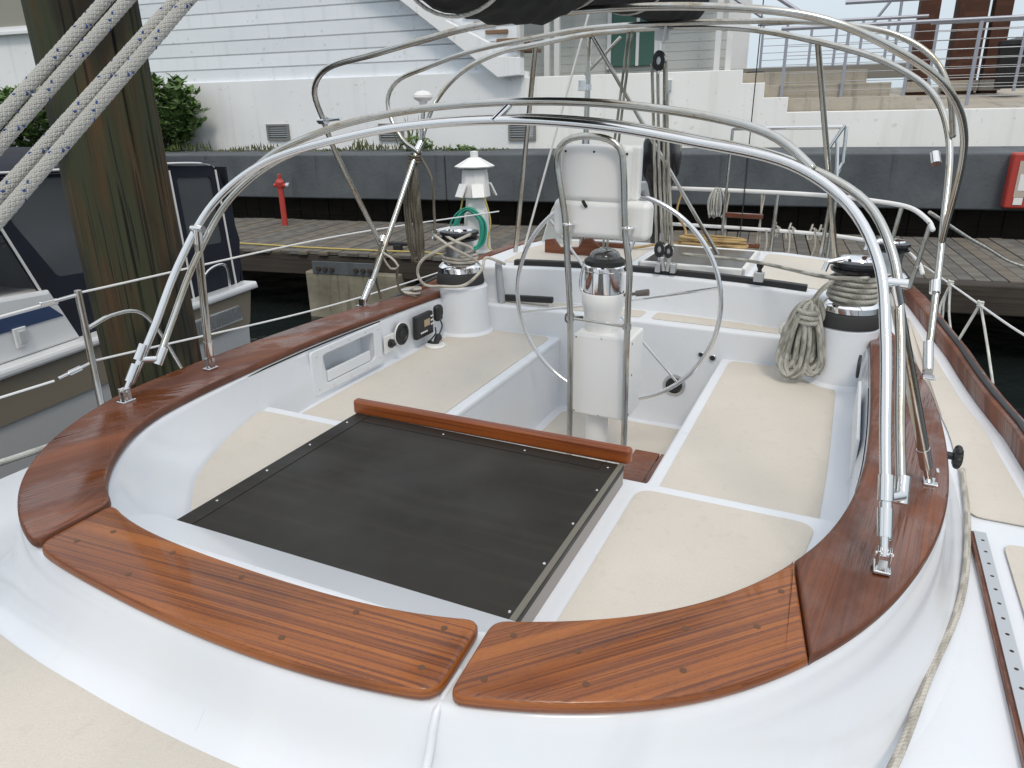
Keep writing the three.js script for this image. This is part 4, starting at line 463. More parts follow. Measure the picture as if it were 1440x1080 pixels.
{ const T = thing('mast', 'white mast standing on the coachroof ahead of the cockpit', 'mast'); part(T, 'spar', rod([0, 0.1, 1.38], [0, 7, 1.38], 0.09, 0.08, 24), plasticW); part(T, 'collar', lathe([[0.09, 0.1], [0.13, 0.115], [0.1, 0.16]], 0, 0, 1.38, 24), alu); }
{ const T = thing('stanchion', 'steel lifeline stanchion on the toe rail beside the perforated sheet track', 'stanchion'); part(T, 'post', rod([1.74, 0.05, -1.8], [1.73, 0.45, -1.8], 0.012), steelOld); part(T, 'base', lathe([[0, 0.09], [0.028, 0.09], [0.034, 0.066]], 1.74, 0, -1.8, 16), steel); }
// ---------- surroundings: dock, sea wall, buildings, yacht (world frame, dock runs along x) ----------
const plankT = (A, B, s) => tex(512, 256, (u, v) => { const g = fb(u, v, 3, 60, s, 4), b = fb(u, v, 6, 4, s + 7, 4), c = sm(0.72, 0.76, fb(u, v, 4, 70, s + 13, 2)); return mixc(mixc(A, B, g * 0.6 + b * 0.4), [0.13, 0.11, 0.09], c * 0.7); }, 2.6, 0.6);
const plankM = [[[0.54, 0.52, 0.485], [0.33, 0.315, 0.29], 201], [[0.48, 0.47, 0.45], [0.28, 0.27, 0.255], 211], [[0.53, 0.495, 0.445], [0.31, 0.29, 0.255], 221]].map(([a, b, s]) => std({ map: plankT(a, b, s), bumpMap: woodB, bumpScale: 0.004, roughness: 0.9 }));
const darkWood = std({ map: plankT([0.3, 0.27, 0.24], [0.17, 0.15, 0.13], 231), roughness: 0.9 });
const concM = (A, B, s, m = 2.2) => std({ map: tex(512, 512, (u, v) => { const n = fb(u, v, 5, 5, s, 6), st = sm(0.6, 0.8, fb(u, v, 24, 2, s + 3, 3)), sp = sm(0.7, 0.8, fb(u, v, 50, 50, s + 5, 2)); return mixc(mixc(A, B, n), mixc(B, [0.1, 0.1, 0.1], 0.35), st * 0.35 + sp * 0.12); }, m, m), bumpMap: tex(256, 256, (u, v) => fb(u, v, 20, 20, s + 40, 4), 0.8, 0.8, false), bumpScale: 0.004, roughness: 0.92 });
const seawallM = concM([0.4, 0.42, 0.435], [0.27, 0.29, 0.31], 241), concreteM = concM([0.62, 0.6, 0.53], [0.4, 0.38, 0.33], 251, 1.2);
const plasterT = (A, B, s) => tex(512, 512, (u, v) => { const n = fb(u, v, 4, 4, s, 5), st = sm(0.58, 0.82, fb(u, v, 30, 2, s + 3, 3)), sp = sm(0.78, 0.84, fb(u, v, 36, 36, s + 6, 3)); return mixc(mixc(A, B, n * 0.7 + st * 0.4), [0.5, 0.46, 0.38], sp * 0.15); }, 3, 3);
const plasterM = std({ map: plasterT([0.95, 0.955, 0.96], [0.88, 0.885, 0.89], 261), roughness: 0.85 }), plasterCream = std({ map: plasterT([0.97, 0.97, 0.96], [0.91, 0.908, 0.893], 271), roughness: 0.85 });
const sidingM = [1.03, 1.05, 1.02].map((k, i) => std({ map: plasterT([0.9 * k, 0.92 * k, 0.94 * k], [0.84 * k, 0.86 * k, 0.88 * k], 281 + i * 10), roughness: 0.7 }));
const sidingGrey = std({ map: plasterT([0.84, 0.85, 0.84], [0.77, 0.78, 0.77], 311), roughness: 0.75 });
const trimW = std({ color: C(0.8, 0.81, 0.82), roughness: 0.6 });
const railM = std({ color: C(0.36, 0.37, 0.42), metalness: 0.6, roughness: 0.45 });
const cableM = std({ color: C(0.35, 0.36, 0.38), metalness: 0.8, roughness: 0.4 });
const tileM = concM([0.74, 0.71, 0.66], [0.62, 0.59, 0.54], 321), redM = std({ color: C(0.42, 0.045, 0.035), roughness: 0.5 });

{ const wb = tex(512, 512, (u, v) => fb(u, v, 9, 9, 331, 5), 3, 3, false); const g = new THREE.PlaneGeometry(700, 700); g.rotateX(-Math.PI / 2); g.translate(0, -1.35, 300); structure('water', uvm(g), std({ color: C(0.012, 0.017, 0.016), roughness: 0.08, bumpMap: wb, bumpScale: 0.05 })); }
{ const g = new THREE.PlaneGeometry(900, 600, 1, 1); g.rotateX(-Math.PI / 2); g.translate(0, 0.46, -312.7); structure('ground', uvm(g), std({ map: plasterT([0.42, 0.4, 0.33], [0.3, 0.3, 0.22], 341), roughness: 1 })); }
{ // timber dock: each plank a piece
  const D = structure('dock', [bx(26, 0.2, 0.12, -1, -0.65, -8.5), bx(26, 0.22, 0.1, -1, -0.64, -9.6), bx(26, 0.22, 0.1, -1, -0.64, -10.7)], darkWood);
  const geos = [0.137, 0.134, 0.14].map((w) => bx(w, 0.045, 2.65, 0, 0, 0, 0.004)); let i = 0;
  for (let x = -12; x < 8; x += 0.148) { const m = new THREE.Mesh(geos[i % 3], plankM[(i * 7 + (i >> 2)) % 3]); m.name = 'plank'; m.castShadow = m.receiveShadow = true; m.position.set(x + rr(-.003, .003), -0.52 + rr(-.006, .006), -9.63 + rr(-.03, .03)); m.rotation.z = rr(-.012, .012); D.add(m); i++; }
  for (const [a, b, w] of [[-12, -3.4, 0], [-3.3, 7.5, 0.02]]) part(D, 'fascia_beam', bx(b - a, 0.26, 0.09, (a + b) / 2, -0.68, -8.37 + w, 0.008), darkWood);
  part(D, 'bumper_beam', bx(7, 0.3, 0.22, 5.0, -0.66, -8.22, 0.02), darkWood);
}
{ const pile = (x, z, w, top) => { const T = thing('dock_pile', 'stained concrete dock pile with steel bracket under the plank edge', 'pile', env); part(T, 'shaft', bx(w, 1.4, 0.5, x, top - 0.7, z, 0.02), concreteM); const b = part(T, 'bracket', bx(0.9, 0.16, 0.03, x - 0.1, top + 0.06, z + 0.25, 0.004), seawallM); for (const d of [-.45, -.35, -.25, .1, .2, .3]) part(b, 'bolt', rod([x + d, top + 0.05, z + 0.26], [x + d, top + 0.05, z + 0.3], 0.03, 0.03, 8), darkWood); }; pile(-4.9, -8.45, 1.35, -0.74); }
{ const W = thing('seawall', 'grey concrete sea wall cap above a dark timber bulkhead behind the dock', 'sea wall', env);
  for (let x = -14; x < 9; x += 4.6) part(W, 'cap_block', bx(4.59, 0.72, 1.6, x + 2.3, 0.185, -12.0, 0.03), seawallM);
  part(W, 'bulkhead', bx(24, 1.4, 0.1, -2, -0.85, -12.55), darkWood); for (let x = -13.8; x < 8; x += 0.31) part(W, 'bulkhead_board', bx(0.3, 1.3, 0.05, x, -0.85, -12.45 + rr(-.012, .012)), darkWood); }
{ const T = thing('standpipe', 'red fire standpipe with silver valve on the dock by the sea wall', 'standpipe', env), x = -7.27, z = -10.3; part(T, 'pipe', [rod([x, -0.5, z], [x, 0.12, z], 0.045)], redM); part(T, 'valve_body', [lathe([[0.045, 0.08], [0.065, 0.12], [0.07, 0.18], [0.045, 0.22], [0.028, 0.23], [0.028, 0.3], [0, 0.31]], x, 0, z, 20), rod([x - 0.11, 0.13, z], [x + 0.13, 0.13, z], 0.032)], redM); part(T, 'outlet_cap', rod([x + 0.12, 0.13, z], [x + 0.18, 0.13, z], 0.045), alu); }
{ const T = thing('extinguisher_cabinet', 'red fire extinguisher cabinet hung on the sea wall', 'cabinet', env); part(T, 'box', bx(0.36, 0.68, 0.18, 3.16, 0.215, -11.1, 0.03), redM); part(T, 'window', bx(0.2, 0.44, 0.01, 3.16, 0.24, -11.006), std({ color: C(0.5, 0.42, 0.36), roughness: 0.2 })); part(T, 'notice', bx(0.1, 0.09, 0.006, 3.12, -0.03, -11.003), plasticW); part(T, 'notice', bx(0.12, 0.2, 0.006, 3.15, 0.2, -11.0), plasticW); }
{ // power pedestal like a small lighthouse
  const T = thing('power_pedestal', 'white lighthouse-shaped dock power pedestal with pitched cap', 'power pedestal', env), x = -3.35, z = -8.75; const oct = (prof) => { const g = lathe(prof, 0, 0, 0, 8).toNonIndexed(); g.computeVertexNormals(); g.rotateY(0.35); g.translate(x, 0, z); return g; };
  part(T, 'tower', oct([[0.19, -0.5], [0.17, -0.46], [0.15, 0.0], [0.13, 0.05], [0.12, 0.17]]), plasticW); part(T, 'lantern', oct([[0.12, 0.16], [0.185, 0.19], [0.155, 0.5], [0.15, 0.53]]), plasticW); part(T, 'cap', [oct([[0.24, 0.535], [0.25, 0.55], [0.07, 0.65], [0, 0.66]]), lathe([[0.05, 0.64], [0.05, 0.72], [0, 0.73]], x, 0, z, 12)], plasticW); part(T, 'green_band', oct([[0.17, 0.52], [0.19, 0.525], [0.19, 0.54], [0.17, 0.545]]), std({ color: C(0.05, 0.12, 0.06), roughness: 0.5 }));
  for (const a of [-0.6, 0.5, 2.2, 3.6]) { const g = bx(0.15, 0.17, 0.02, 0, 0, 0, 0.004); g.rotateX(-0.45); g.translate(0, 0.27, 0.215); g.rotateY(a); g.translate(x, 0, z); part(T, 'outlet_flap', g, plasticW); }
  const h = thing('garden_hose', 'teal hose coiled on the lighthouse power pedestal', 'hose', env), hm = std({ color: C(0.03, 0.3, 0.22), roughness: 0.5 }); for (let i = 0; i < 9; i++) { const w = 0.13 + rr(0, .1), d = rr(0, .06); part(h, 'loop', tube([[x - 0.03 + rr(-.02, .02), 0.06 + rr(-.03, .02), z + 0.18 + d], [x - w, -0.08, z + 0.2 + d], [x - w * 1.1, -0.35, z + 0.22 + d], [x - 0.02, -0.47 + rr(0, .06), z + 0.25 + d], [x + w * 0.8, -0.35, z + 0.22 + d], [x + w * 0.9, -0.08, z + 0.2 + d]], 0.011, { closed: true, rad: 6, step: 0.05 }), hm); }
  const c = thing('shore_cable', 'yellow shore power cord trailing from the pedestal along the dock', 'cord', env), cm = std({ color: C(0.5, 0.4, 0.13), roughness: 0.7 }); part(c, 'cord', tube([[x + 0.15, 0.2, z + 0.1], [x + 0.22, -0.1, z + 0.1], [x + 0.2, -0.4, z + 0.15], [x + 0.35, -0.47, z + 0.2], [x + 0.7, -0.48, z + 0.1], [x + 1.3, -0.48, z + 0.15]], 0.011, { rad: 7 }), cm); part(c, 'cord', tube([[x - 0.12, 0.2, z + 0.12], [x - 0.2, -0.2, z + 0.15], [x - 0.15, -0.47, z + 0.3], [x - 0.6, -0.48, z + 0.28], [-4.6, -0.48, -8.45], [-5.6, -0.48, -8.47], [-7.4, -0.48, -8.6], [-9.5, -0.48, -8.5]], 0.011, { rad: 7 }), cm);
  const k = thing('dock_cleat', 'black mooring cleat on the dock edge by the yellow cord', 'cleat', env); part(k, 'horn', [bx(0.3, 0.05, 0.06, -4.4, -0.41, -8.6, 0.02), bx(0.12, 0.09, 0.07, -4.4, -0.46, -8.6, 0.02)], blackP);
}
{ // piling
  const T = thing('wooden_piling', 'weathered wooden mooring piling with green and brown streaks', 'piling', env), rows = [], cx = -2.63, cz = -2.58; for (let y = -1.6; y <= 2.4; y += 0.08) { const r = []; for (let k = 0; k <= 180; k++) { const a = k / 180 * 6.283185; const R = 0.2 + 0.007 * Math.sin(a * 3 + 1) + 0.008 * pn((k % 180) / 180 * 60, y * 0.7 + 9, 60, 999, 5) - 0.02 * sm(0.8, 0.92, pn((k % 180) / 180 * 70, y * 0.8 + 20, 70, 999, 8)); r.push([cx + R * Math.cos(a), y, cz + R * Math.sin(a)]); } rows.push(r); }
  const g = grid(rows), p = g.attributes.position, uv = g.attributes.uv; for (let i = 0; i < p.count; i++) uv.setXY(i, (i % 181) / 180 * 1.2, p.getY(i));
  part(T, 'shaft', g, std({ map: tex(1024, 1024, (u, v) => { const g1 = fb(u, v, 70, 3, 351, 4), b = fb(u, v, 6, 3, 361, 5), gr = fb(u, v, 40, 5, 366, 4), cr = sm(0.68, 0.74, fb(u, v, 110, 3, 371, 3)), dk = sm(0.56, 0.72, fb(u, v, 5, 4, 381, 5)); return mixc(mixc(mixc([0.36, 0.275, 0.17], [0.2, 0.155, 0.1], g1), [0.2, 0.235, 0.165], sm(0.38, 0.6, gr * 0.35 + b * 0.65) * 0.8), [0.07, 0.068, 0.052], cr * 0.7 + dk * 0.55); }, 1.2, 2.2), bumpMap: tex(512, 512, (u, v) => fb(u, v, 60, 3, 391, 3), 1.2, 2.2, false), bumpScale: 0.012, roughness: 0.95 })); part(T, 'spike', rod([cx - 0.16, 1.26, cz + 0.1], [cx - 0.21, 1.25, cz + 0.13], 0.014), std({ color: C(0.2, 0.09, 0.05), roughness: 0.9 })); }
// ---------- motor yacht ----------
{ const Yt = thing('motor_yacht', 'moored motor yacht with navy canvas enclosure and taupe striped hull', 'motor yacht', env), x0 = -3.5; const M = { white: std({ color: C(0.74, 0.75, 0.76), roughness: 0.25 }), taupe: std({ color: C(0.25, 0.215, 0.165), roughness: 0.35 }), grey: std({ color: C(0.52, 0.53, 0.54), roughness: 0.35 }), blue: std({ color: C(0.03, 0.06, 0.14), roughness: 0.4 }) };
  const plate = (pts, x, d, m, name, parent = Yt, bev = 0) => { const g = face(pts.map(([z, y]) => [-z, y]), 0, d, bev); g.rotateY(Math.PI / 2); g.translate(x - d, 0, 0); return part(parent, name, uvm(g), m); };
  plate([[3, -.22], [3, -1.6], [-4.2, -1.6], [-4.36, -.24]], x0, 2.6, M.grey, 'lower_hull'); plate([[3, 0.0], [3, -.22], [-4.36, -.24], [-4.42, -.01]], x0 + 0.012, 2.62, M.taupe, 'hull_band');
  plate([[3, 0.0], [3, 0.05], [-4.46, 0.05], [-4.47, 0.0]], x0 + 0.05, 2.7, M.white, 'gunwale', Yt, 0.018); plate([[3, 0.05], [3, 0.38], [-2.6, 0.37], [-2.86, 0.35], [-2.98, 0.05]], x0 - 0.03, 2.5, M.white, 'cabin_side', Yt, 0.02); plate([[3, .23], [3, .32], [-2.83, .27], [-2.9, .2]], x0 - 0.025, 0.01, M.blue, 'stripe');
  const v = plate([[-3.7, -.07], [-3.72, -.185], [-4.28, -.195], [-4.26, -.085]], x0 + 0.02, 0.014, M.grey, 'vent_grille', Yt, 0.004); for (let i = 0; i < 22; i++) plate([[-3.72 - i * 0.025, -.085], [-3.726 - i * 0.025, -.175], [-3.736 - i * 0.025, -.175], [-3.73 - i * 0.025, -.085]], x0 + 0.03, 0.012, alu, 'louvre', v);
  plate([[-2.59, .21], [-2.59, .11], [-2.66, .11], [-2.66, .21]], x0 - 0.01, 0.014, M.white, 'outlet_box', Yt, 0.004); plate([[-2.61, .19], [-2.61, .13], [-2.645, .13], [-2.645, .19]], x0 - 0.002, 0.01, M.grey, 'outlet_cover');
  // canvas enclosure: frame panels around clear windows
  const out = [[-2.2, 0.98], [-4.3, 0.88], [-4.36, 0.83], [-4.47, .35], [-4.4, .04], [-3.0, .04], [-2.9, .12], [-2.68, .72], [-2.5, .36], [-2.2, .37]];
  const wins = [[[-2.76, .73], [-2.95, .4], [-3.4, .37], [-3.4, .90], [-2.8, .915]], [[-3.95, .83], [-4.27, .81], [-4.29, .36], [-3.96, .38]], [[-3.5, .89], [-3.84, .86], [-3.86, .4], [-3.5, .38]]];
  const s = new THREE.Shape(out.map(([z, y]) => new THREE.Vector2(-z, y))); for (const w of wins) s.holes.push(new THREE.Path(roundPoly(w.map(([z, y]) => [-z, y]), 0.03).map((p) => new THREE.Vector2(...p)))); const g = new THREE.ExtrudeGeometry(s, { depth: 0.012, bevelEnabled: false }); g.rotateY(Math.PI / 2); g.translate(x0 - 0.07, 0, 0); const cv = part(Yt, 'canvas_side', uvm(g), canvasNavy);
  const vinyl = std({ color: C(0.26, 0.28, 0.3), transmission: 0.7, thickness: 0, roughness: 0.16, ior: 1.45 }); wins.forEach((w) => plate(w.map(([z, y]) => [z, y]), x0 - 0.066, 0.004, vinyl, 'vinyl_window', cv));
  for (const q of [[[-2.69, .72], [-2.9, .14]], [[-3.89, .88], [-3.91, .05]], [[-4.32, .85], [-4.35, .05]]]) part(cv, 'piping', rod([x0 - 0.052, q[0][1], q[0][0]], [x0 - 0.052, q[1][1], q[1][0]], 0.007), wireW); part(cv, 'piping', tube([[x0 - 0.05, 0.99, -2.0], [x0 - 0.05, 0.955, -2.8], [x0 - 0.05, 0.9, -4.2], [x0 - 0.08, 0.865, -4.34]], 0.007, { rad: 6 }), wireW);
  const rows = []; for (let i = 0; i <= 12; i++) { const z = 1 - 5.36 * i / 12, r = []; for (let k = 0; k <= 14; k++) { const t = k / 14; r.push([x0 - 0.04 - 2.3 * t, 0.9 + 0.02 * (z + 4.4) + 0.13 * Math.pow(Math.sin(Math.min(1, t * 2.5) * 1.57), 0.7) * (i === 12 ? 0.35 : i === 11 ? 0.85 : 1), z]); } rows.push(r); } part(Yt, 'canvas_roof', grid(rows), canvasNavy);
  plate([[-2.2, .98], [-2.6, .96], [-2.72, .7], [-2.5, .36], [-2.2, .37]], x0 - 0.09, 0.01, canvasNavy, 'canvas_curtain');
  const back = face([[-2.35, .04], [0, .04], [0, .35], [0, .86], [-2.35, .9]].map(([x, y]) => [x0 - 0.07 + x, y]), -4.46, 0.02); part(Yt, 'canvas_stern', uvm(back), canvasNavy); part(Yt, 'canvas_back', bx(0.02, 0.9, 6.4, x0 - 2.35, 0.48, -1.3), canvasNavy); part(Yt, 'deck', bx(2.3, 0.03, 6.4, x0 - 1.2, 0.03, -1.2), M.white); part(Yt, 'seat_box', bx(0.6, 0.4, 1.2, x0 - 1.5, 0.25, -3.2, 0.04), M.white); part(Yt, 'cabin_post', bx(0.06, 0.9, 0.06, x0 - 0.7, 0.45, -3.0, 0.01), blackP);
  part(Yt, 'rail_hoop', tube([[x0 - 0.02, .05, -3.98], [x0 + 0.0, .2, -4.0], [x0 + 0.0, .22, -4.2], [x0 - 0.02, .05, -4.24]], 0.01, { rad: 7 }), steel);
}
// ---------- buildings ----------
{ const B = thing('clapboard_building', 'white clapboard building with outside stair rising behind the sea wall', 'building', env), z0 = -13; part(B, 'base_wall', bx(10.2, 1.6, 0.3, -9.1, 1.0, z0 - 0.15), plasterM); part(B, 'end_wall', bx(14, 6, 0.3, -21.2, 3.2, z0 - 0.155), plasterM); part(B, 'backing_wall', bx(10.2, 4.6, 0.25, -9.2, 4.05, z0 - 0.2), sidingGrey);
  const bg = [0, 1, 2].map(() => { const s = face([[0, 0], [0.012, 0], [0.004, 0.27], [0, 0.27]], 0, 10.0); s.rotateY(Math.PI / 2); return uvm(s); }); for (let i = 0; i < 15; i++) { const m = new THREE.Mesh(bg[i % 3], sidingM[i % 3]); m.name = 'siding_board'; m.castShadow = m.receiveShadow = true; m.rotation.y = Math.PI; m.position.set(-14.15, 1.78 + i * 0.245, z0 - 0.07); m.rotation.y = 0; m.position.x = -14.15; B.add(m); }
  part(B, 'corner_trim', bx(0.16, 6, 0.12, -14.24, 3.3, z0 - 0.02, 0.01), trimW);
  for (const x of [-16.3, -15.2]) { const w = part(B, 'window', [bx(1.06, 0.09, 0.1, x, 2.98, z0 + 0.03), bx(0.09, 1.6, 0.1, x - 0.48, 3.75, z0 + 0.03), bx(0.09, 1.6, 0.1, x + 0.48, 3.75, z0 + 0.03)], trimW); part(w, 'pane', bx(0.9, 1.5, 0.02, x, 3.75, z0 + 0.01), std({ color: C(0.28, 0.27, 0.22), roughness: 0.08 })); part(w, 'sill', bx(1.1, 0.05, 0.16, x, 2.9, z0 + 0.06), trimW); }
  const vent = (x, y) => { const v = part(B, 'wall_vent', [bx(0.5, 0.04, 0.05, x, y + 0.13, z0 + 0.02), bx(0.5, 0.04, 0.05, x, y - 0.13, z0 + 0.02), bx(0.04, 0.22, 0.05, x - 0.23, y, z0 + 0.02), bx(0.04, 0.22, 0.05, x + 0.23, y, z0 + 0.02), bx(0.44, 0.24, 0.01, x, y, z0 + 0.003)], std({ color: C(0.2, 0.2, 0.19), roughness: 0.7 })); for (let i = 0; i < 5; i++) part(v, 'louvre', bx(0.42, 0.012, 0.04, x, y - 0.08 + i * 0.04, z0 + 0.02), alu); }; vent(-9.05, 0.86); vent(-6.6, 0.84); vent(-4.05, 0.82);
  const st = face([[-7.0, 3.7], [-6.4, 3.55], [-5.3, 2.75], [-5.3, 2.62], [-4.55, 2.25], [-4.55, 2.05], [-4.0, 2.0], [-4.0, 1.73], [-4.4, 1.7], [-6.1, 2.95], [-7.4, 3.7]], z0 + 0.01, 0.25, 0.01); part(B, 'stair_stringer', uvm(st), plasterM); for (let i = 0; i < 6; i++) part(B, 'stair_tread', bx(0.4, 0.06, 0.7, -5.1 + i * 0.2, 2.85 - i * 0.14, z0 - 0.36, 0.01), std({ color: C(0.2, 0.12, 0.07), roughness: 0.8 }));
}
{ const B = thing('terrace_wall', 'cream stepped terrace wall behind the sea wall beside the stairs', 'wall', env), z0 = -13.0, out = [[-1.4, .2], [8, .2], [8, 1.06], [.3, 1.06], [.3, 1.28], [-.07, 1.28], [-.07, 1.5], [-.42, 1.5], [-.42, 1.7], [-4.0, 1.7], [-4.0, .2]]; part(B, 'wall', uvm(face(out.reverse(), z0 - 0.25, 0.26, 0.01)), plasterCream); part(B, 'terrace_floor', (() => { const g = bx(9, 0.1, 5, 3.6, 0, 0); g.rotateX(0.09); g.translate(0, 1.17, z0 - 2.6); return g; })(), tileM); for (let i = 0; i < 3; i++) part(B, 'step', bx(2.6 - i * 0.1, 0.24, 1.4, 0.85 - i * 0.28, 1.14 + i * 0.21, z0 - 1.0 - i * 0.35, 0.01), tileM); part(B, 'planter_wall', bx(3.2, 0.22, 0.3, 0.7, 1.68, z0 - 2.2), std({ color: C(0.2, 0.19, 0.17), roughness: 0.9 }));
  part(B, 'wall_pipe', [rod([-1.55, 0.8, z0 + 0.03], [-1.55, 1.5, z0 + 0.03], 0.02), rod([-1.55, 1.42, z0 + 0.03], [-1.55, 1.58, z0 + 0.03], 0.045)], alu); }
{ const B = thing('rear_building', 'grey sided building with a green door behind the terrace', 'building', env), z0 = -16; part(B, 'wall', bx(5.0, 5, 0.3, -3.2, 3.2, z0 - 0.15), sidingGrey); const g = (() => { const s = face([[0, 0], [0.02, 0], [0.006, 0.17], [0, 0.17]], 0, 5.0); s.rotateY(Math.PI / 2); return uvm(s); })(); for (let i = 0; i < 20; i++) { const m = new THREE.Mesh(g, sidingGrey); m.name = 'siding_board'; m.castShadow = m.receiveShadow = true; m.position.set(-5.7, 1.7 + i * 0.16, z0 + 0.001); B.add(m); } const d = part(B, 'door', bx(0.85, 1.6, 0.06, -2.65, 2.75, z0 + 0.06, 0.01), std({ color: C(0.06, 0.15, 0.12), roughness: 0.6 })); part(d, 'mullion', bx(0.06, 1.6, 0.03, -2.55, 2.75, z0 + 0.1), trimW); part(B, 'door_frame', [bx(0.08, 1.7, 0.1, -3.12, 2.75, z0 + 0.05), bx(0.08, 1.7, 0.1, -2.18, 2.75, z0 + 0.05)], trimW); for (const x of [-4.15, -3.95, -.95, -.75]) part(B, 'porch_post', bx(0.1, 4, 0.1, x, 3.2, z0 + 1.0), trimW); part(B, 'porch_roof', bx(5.4, 0.2, 2.2, -3.2, 4.6, z0 + 0.6), trimW); part(B, 'corner_post', bx(0.3, 5, 0.3, -.6, 3.2, z0 - 0.1), trimW); }
{ const col = (x, w) => { const T = thing('brick_column', 'reddish brown brick column standing on the terrace', 'column', { env: true, group: 'brick columns on the terrace' }); const bt = tex(256, 256, (u, v) => { const row = Math.floor(v * 16), uu = u * 4 + (row % 2) * 0.5, j = (v * 16) % 1 < 0.12 || uu % 1 < 0.06, h = hash(Math.floor(uu) % 4, row, 5); return j ? [0.27, 0.18, 0.135] : mixc([0.33, 0.2, 0.14], [0.27, 0.16, 0.11], h); }, 0.9, 1.2); part(T, 'shaft', bx(w, 5, w, x, 3.6, -16.4, 0.01), std({ map: bt, roughness: 0.9 })); part(T, 'plinth', bx(w + 0.08, 0.18, w + 0.08, x, 1.42, -16.4, 0.01), tileM); }; col(2.62, 0.32); col(3.3, 0.46); col(3.78, 0.28); }
{ const T = thing('terrace_railing', 'steel post and cable railing along the terrace edge', 'railing', env); const run = (x0, x1, z, y0, y1, step, n) => { for (let x = x0; x <= x1 + 0.01; x += step) part(T, 'post', bx(0.045, y1 - y0, 0.03, x, (y0 + y1) / 2, z), railM); part(T, 'top_rail', rod([x0 - 0.1, y1, z], [x1 + 0.2, y1, z], 0.028), railM); for (let k = 1; k <= n; k++) part(T, 'cable', rod([x0, y0 + (y1 - y0) * k / (n + 1), z], [x1, y0 + (y1 - y0) * k / (n + 1), z], 0.006, 0.006, 6), cableM); }; run(0.2, 5.6, -13.6, 1.1, 2.3, 0.9, 8); run(-.2, 2.3, -15.6, 1.7, 2.55, 0.42, 6); run(2.6, 6.5, -15.2, 1.3, 2.4, 0.65, 7);
  part(T, 'top_rail', rod([1.0, 2.62, -13.6], [6, 2.62, -13.6], 0.03), railM); for (const [p, q, r] of [[[-1.2, 3.6, -14.5], [0.4, 2.6, -14.5], 0.035], [[-1.5, 3.4, -14.5], [-.2, 2.55, -14.5], 0.025], [[1.6, 2.4, -16], [2.3, 3.4, -16], 0.025], [[2.1, 3.3, -16], [2.1, 1.6, -16], 0.025]]) part(T, 'stair_rail', rod(p, q, r), railM); }
for (const [x, z, s, l] of [[-0.25, -14.4, 0.3, 'black rubbish bin beside the terrace steps'], [3.95, -15.6, 0.62, 'large black bin beside the brick columns']]) { const T = thing('rubbish_bin', l, 'bin', env); part(T, 'body', lathe([[0.4 * s, 0], [0.48 * s, 1.1 * s], [0.5 * s, 1.12 * s]], x, 1.35, z, 16), blackP); part(T, 'lid', lathe([[0.52 * s, 1.1 * s], [0.5 * s, 1.2 * s], [0, 1.3 * s]], x, 1.35, z, 16), blackP); }
// shrubs and weeds
const leafM = [0, 1, 2].map((i) => std({ color: [C(0.075, 0.14, 0.03), C(0.11, 0.2, 0.045), C(0.15, 0.26, 0.06)][i], roughness: 0.55, transmission: 0.25, thickness: 0 }));
function leafGeo(l, w) { const g = new THREE.BufferGeometry(); g.setAttribute('position', new THREE.Float32BufferAttribute([0, 0, 0, -w, l * 0.5, 0.01, 0, l * 0.55, -0.012, w, l * 0.5, 0.01, 0, l, 0.02], 3)); g.setIndex([0, 2, 1, 0, 3, 2, 1, 2, 4, 2, 3, 4]); g.computeVertexNormals(); return g; }
function shrub(name, label, x, z, rx, ry, rz, y0, n, ls = 1) {
  const T = thing(name, label, 'shrub', env), lists = [[], [], []], Ls = [0.12, 0.155, 0.19].map((l) => leafGeo(l * ls, l * 0.31 * ls).toNonIndexed());
  for (let i = 0; i < n; i++) { const c = V(rr(-1, 1), rr(-1, 1), rr(-1, 1)); if (c.length() > 1) { i--; continue; } c.setLength(Math.pow(c.length(), 0.45) * (0.55 + 0.65 * pn(c.x * 3.4 + 9, c.y * 3.4 + 9 + c.z * 2.4, 99, 99, 4))); const p = V(x + c.x * rx, y0 + ry + c.y * ry, z + c.z * rz); for (let k = 0; k < 5; k++) { const g = Ls[Math.floor(rnd() * 3)].clone(); g.rotateX(rr(0.5, 1.3)); g.rotateY(k * 1.26 + rr(0, 1)); g.rotateZ(rr(-.4, .4)); g.translate(p.x, p.y, p.z); lists[Math.floor(rnd() * 3)].push(g); } }
  lists.forEach((l, i) => part(T, 'foliage', mergeGeometries(l), leafM[i])); for (let k = 0; k < 5; k++) part(T, 'stem', rod([x + rr(-.1, .1), y0 - 0.05, z], [x + rr(-rx, rx) * 0.6, y0 + ry * 1.2, z + rr(-rz, rz) * 0.5], 0.02, 0.008, 6), darkWood);
}
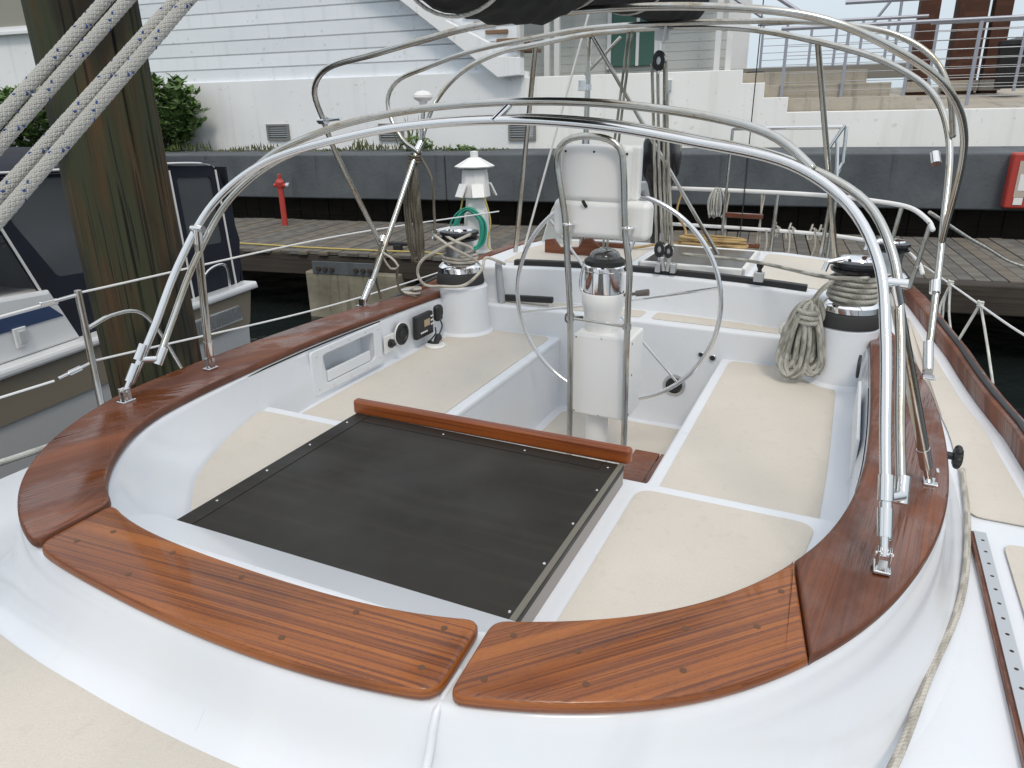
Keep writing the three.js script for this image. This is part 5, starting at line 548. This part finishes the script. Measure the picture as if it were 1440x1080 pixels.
shrub('shrub', 'rounded glossy green shrub showing to one side of the piling against the white wall', -11.25, -12.4, 0.85, 0.72, 0.5, 0.5, 520); shrub('shrub', 'green shrub partly hidden behind the piling', -12.9, -12.4, 0.9, 0.6, 0.5, 0.5, 420); shrub('shrub', 'green shrub behind the yacht roof below the window', -14.8, -12.4, 1.2, 0.66, 0.5, 0.5, 520);
{ const T = thing('weeds', 'weeds and grass growing along the top of the sea wall', 'weeds', { env: true, kind: 'stuff' }); const l = []; for (let i = 0; i < 500; i++) { const x = rr(-11, -4.1), d = pn(x * 2.2, 3, 999, 9, 44), big = Math.abs(x + 5.4) < 0.7 ? 1.9 : 1, h = rr(0.04, 0.2) * (0.2 + d * d * 1.6) * big; const g = leafGeo(h, 0.012).toNonIndexed(); g.rotateX(rr(-.5, .5)); g.rotateY(rr(0, 6.28)); g.rotateZ(rr(-.4, .4)); g.translate(x, 0.54, rr(-12.7, -12.0)); l.push(g); } const m = part(T, 'blades', mergeGeometries(l), std({ color: C(0.11, 0.13, 0.045), roughness: 0.8 })); m.userData.kind = 'stuff'; }
shrub('weed_clump', 'ragged green weed clump on the sea wall above the power pedestal', -5.75, -12.2, 0.28, 0.16, 0.2, 0.46, 60, 0.4); shrub('weed_clump', 'low green weed clump on the sea wall near the wall vent', -4.9, -12.2, 0.35, 0.08, 0.2, 0.46, 50, 0.35);
{ const T = thing('mooring_line', 'white mooring line running from the stern post over to the dock', 'rope', env); part(T, 'line', tube([[0.93, 0.6, -4.75], [1.7, 0.12, -6.6], [2.5, -0.3, -8.0], [3.6, -0.47, -9.0]], 0.011, { rad: 7 }), ropeWhite); }

// ---------- stand every thing at its base, turn the boat's things with the boat, draw ----------
for (const [g, onBoat] of things) {
  const b = new THREE.Box3().setFromObject(g), c = b.getCenter(V(0, 0, 0)); c.y = b.min.y;
  for (const k of g.children) k.position.sub(c); g.position.copy(c);
  if (onBoat) g.applyMatrix4(BOAT);
  g.traverse((o) => { if (o.isMesh) { o.castShadow = true; o.receiveShadow = true; } });
}
renderer.render(scene, camera);
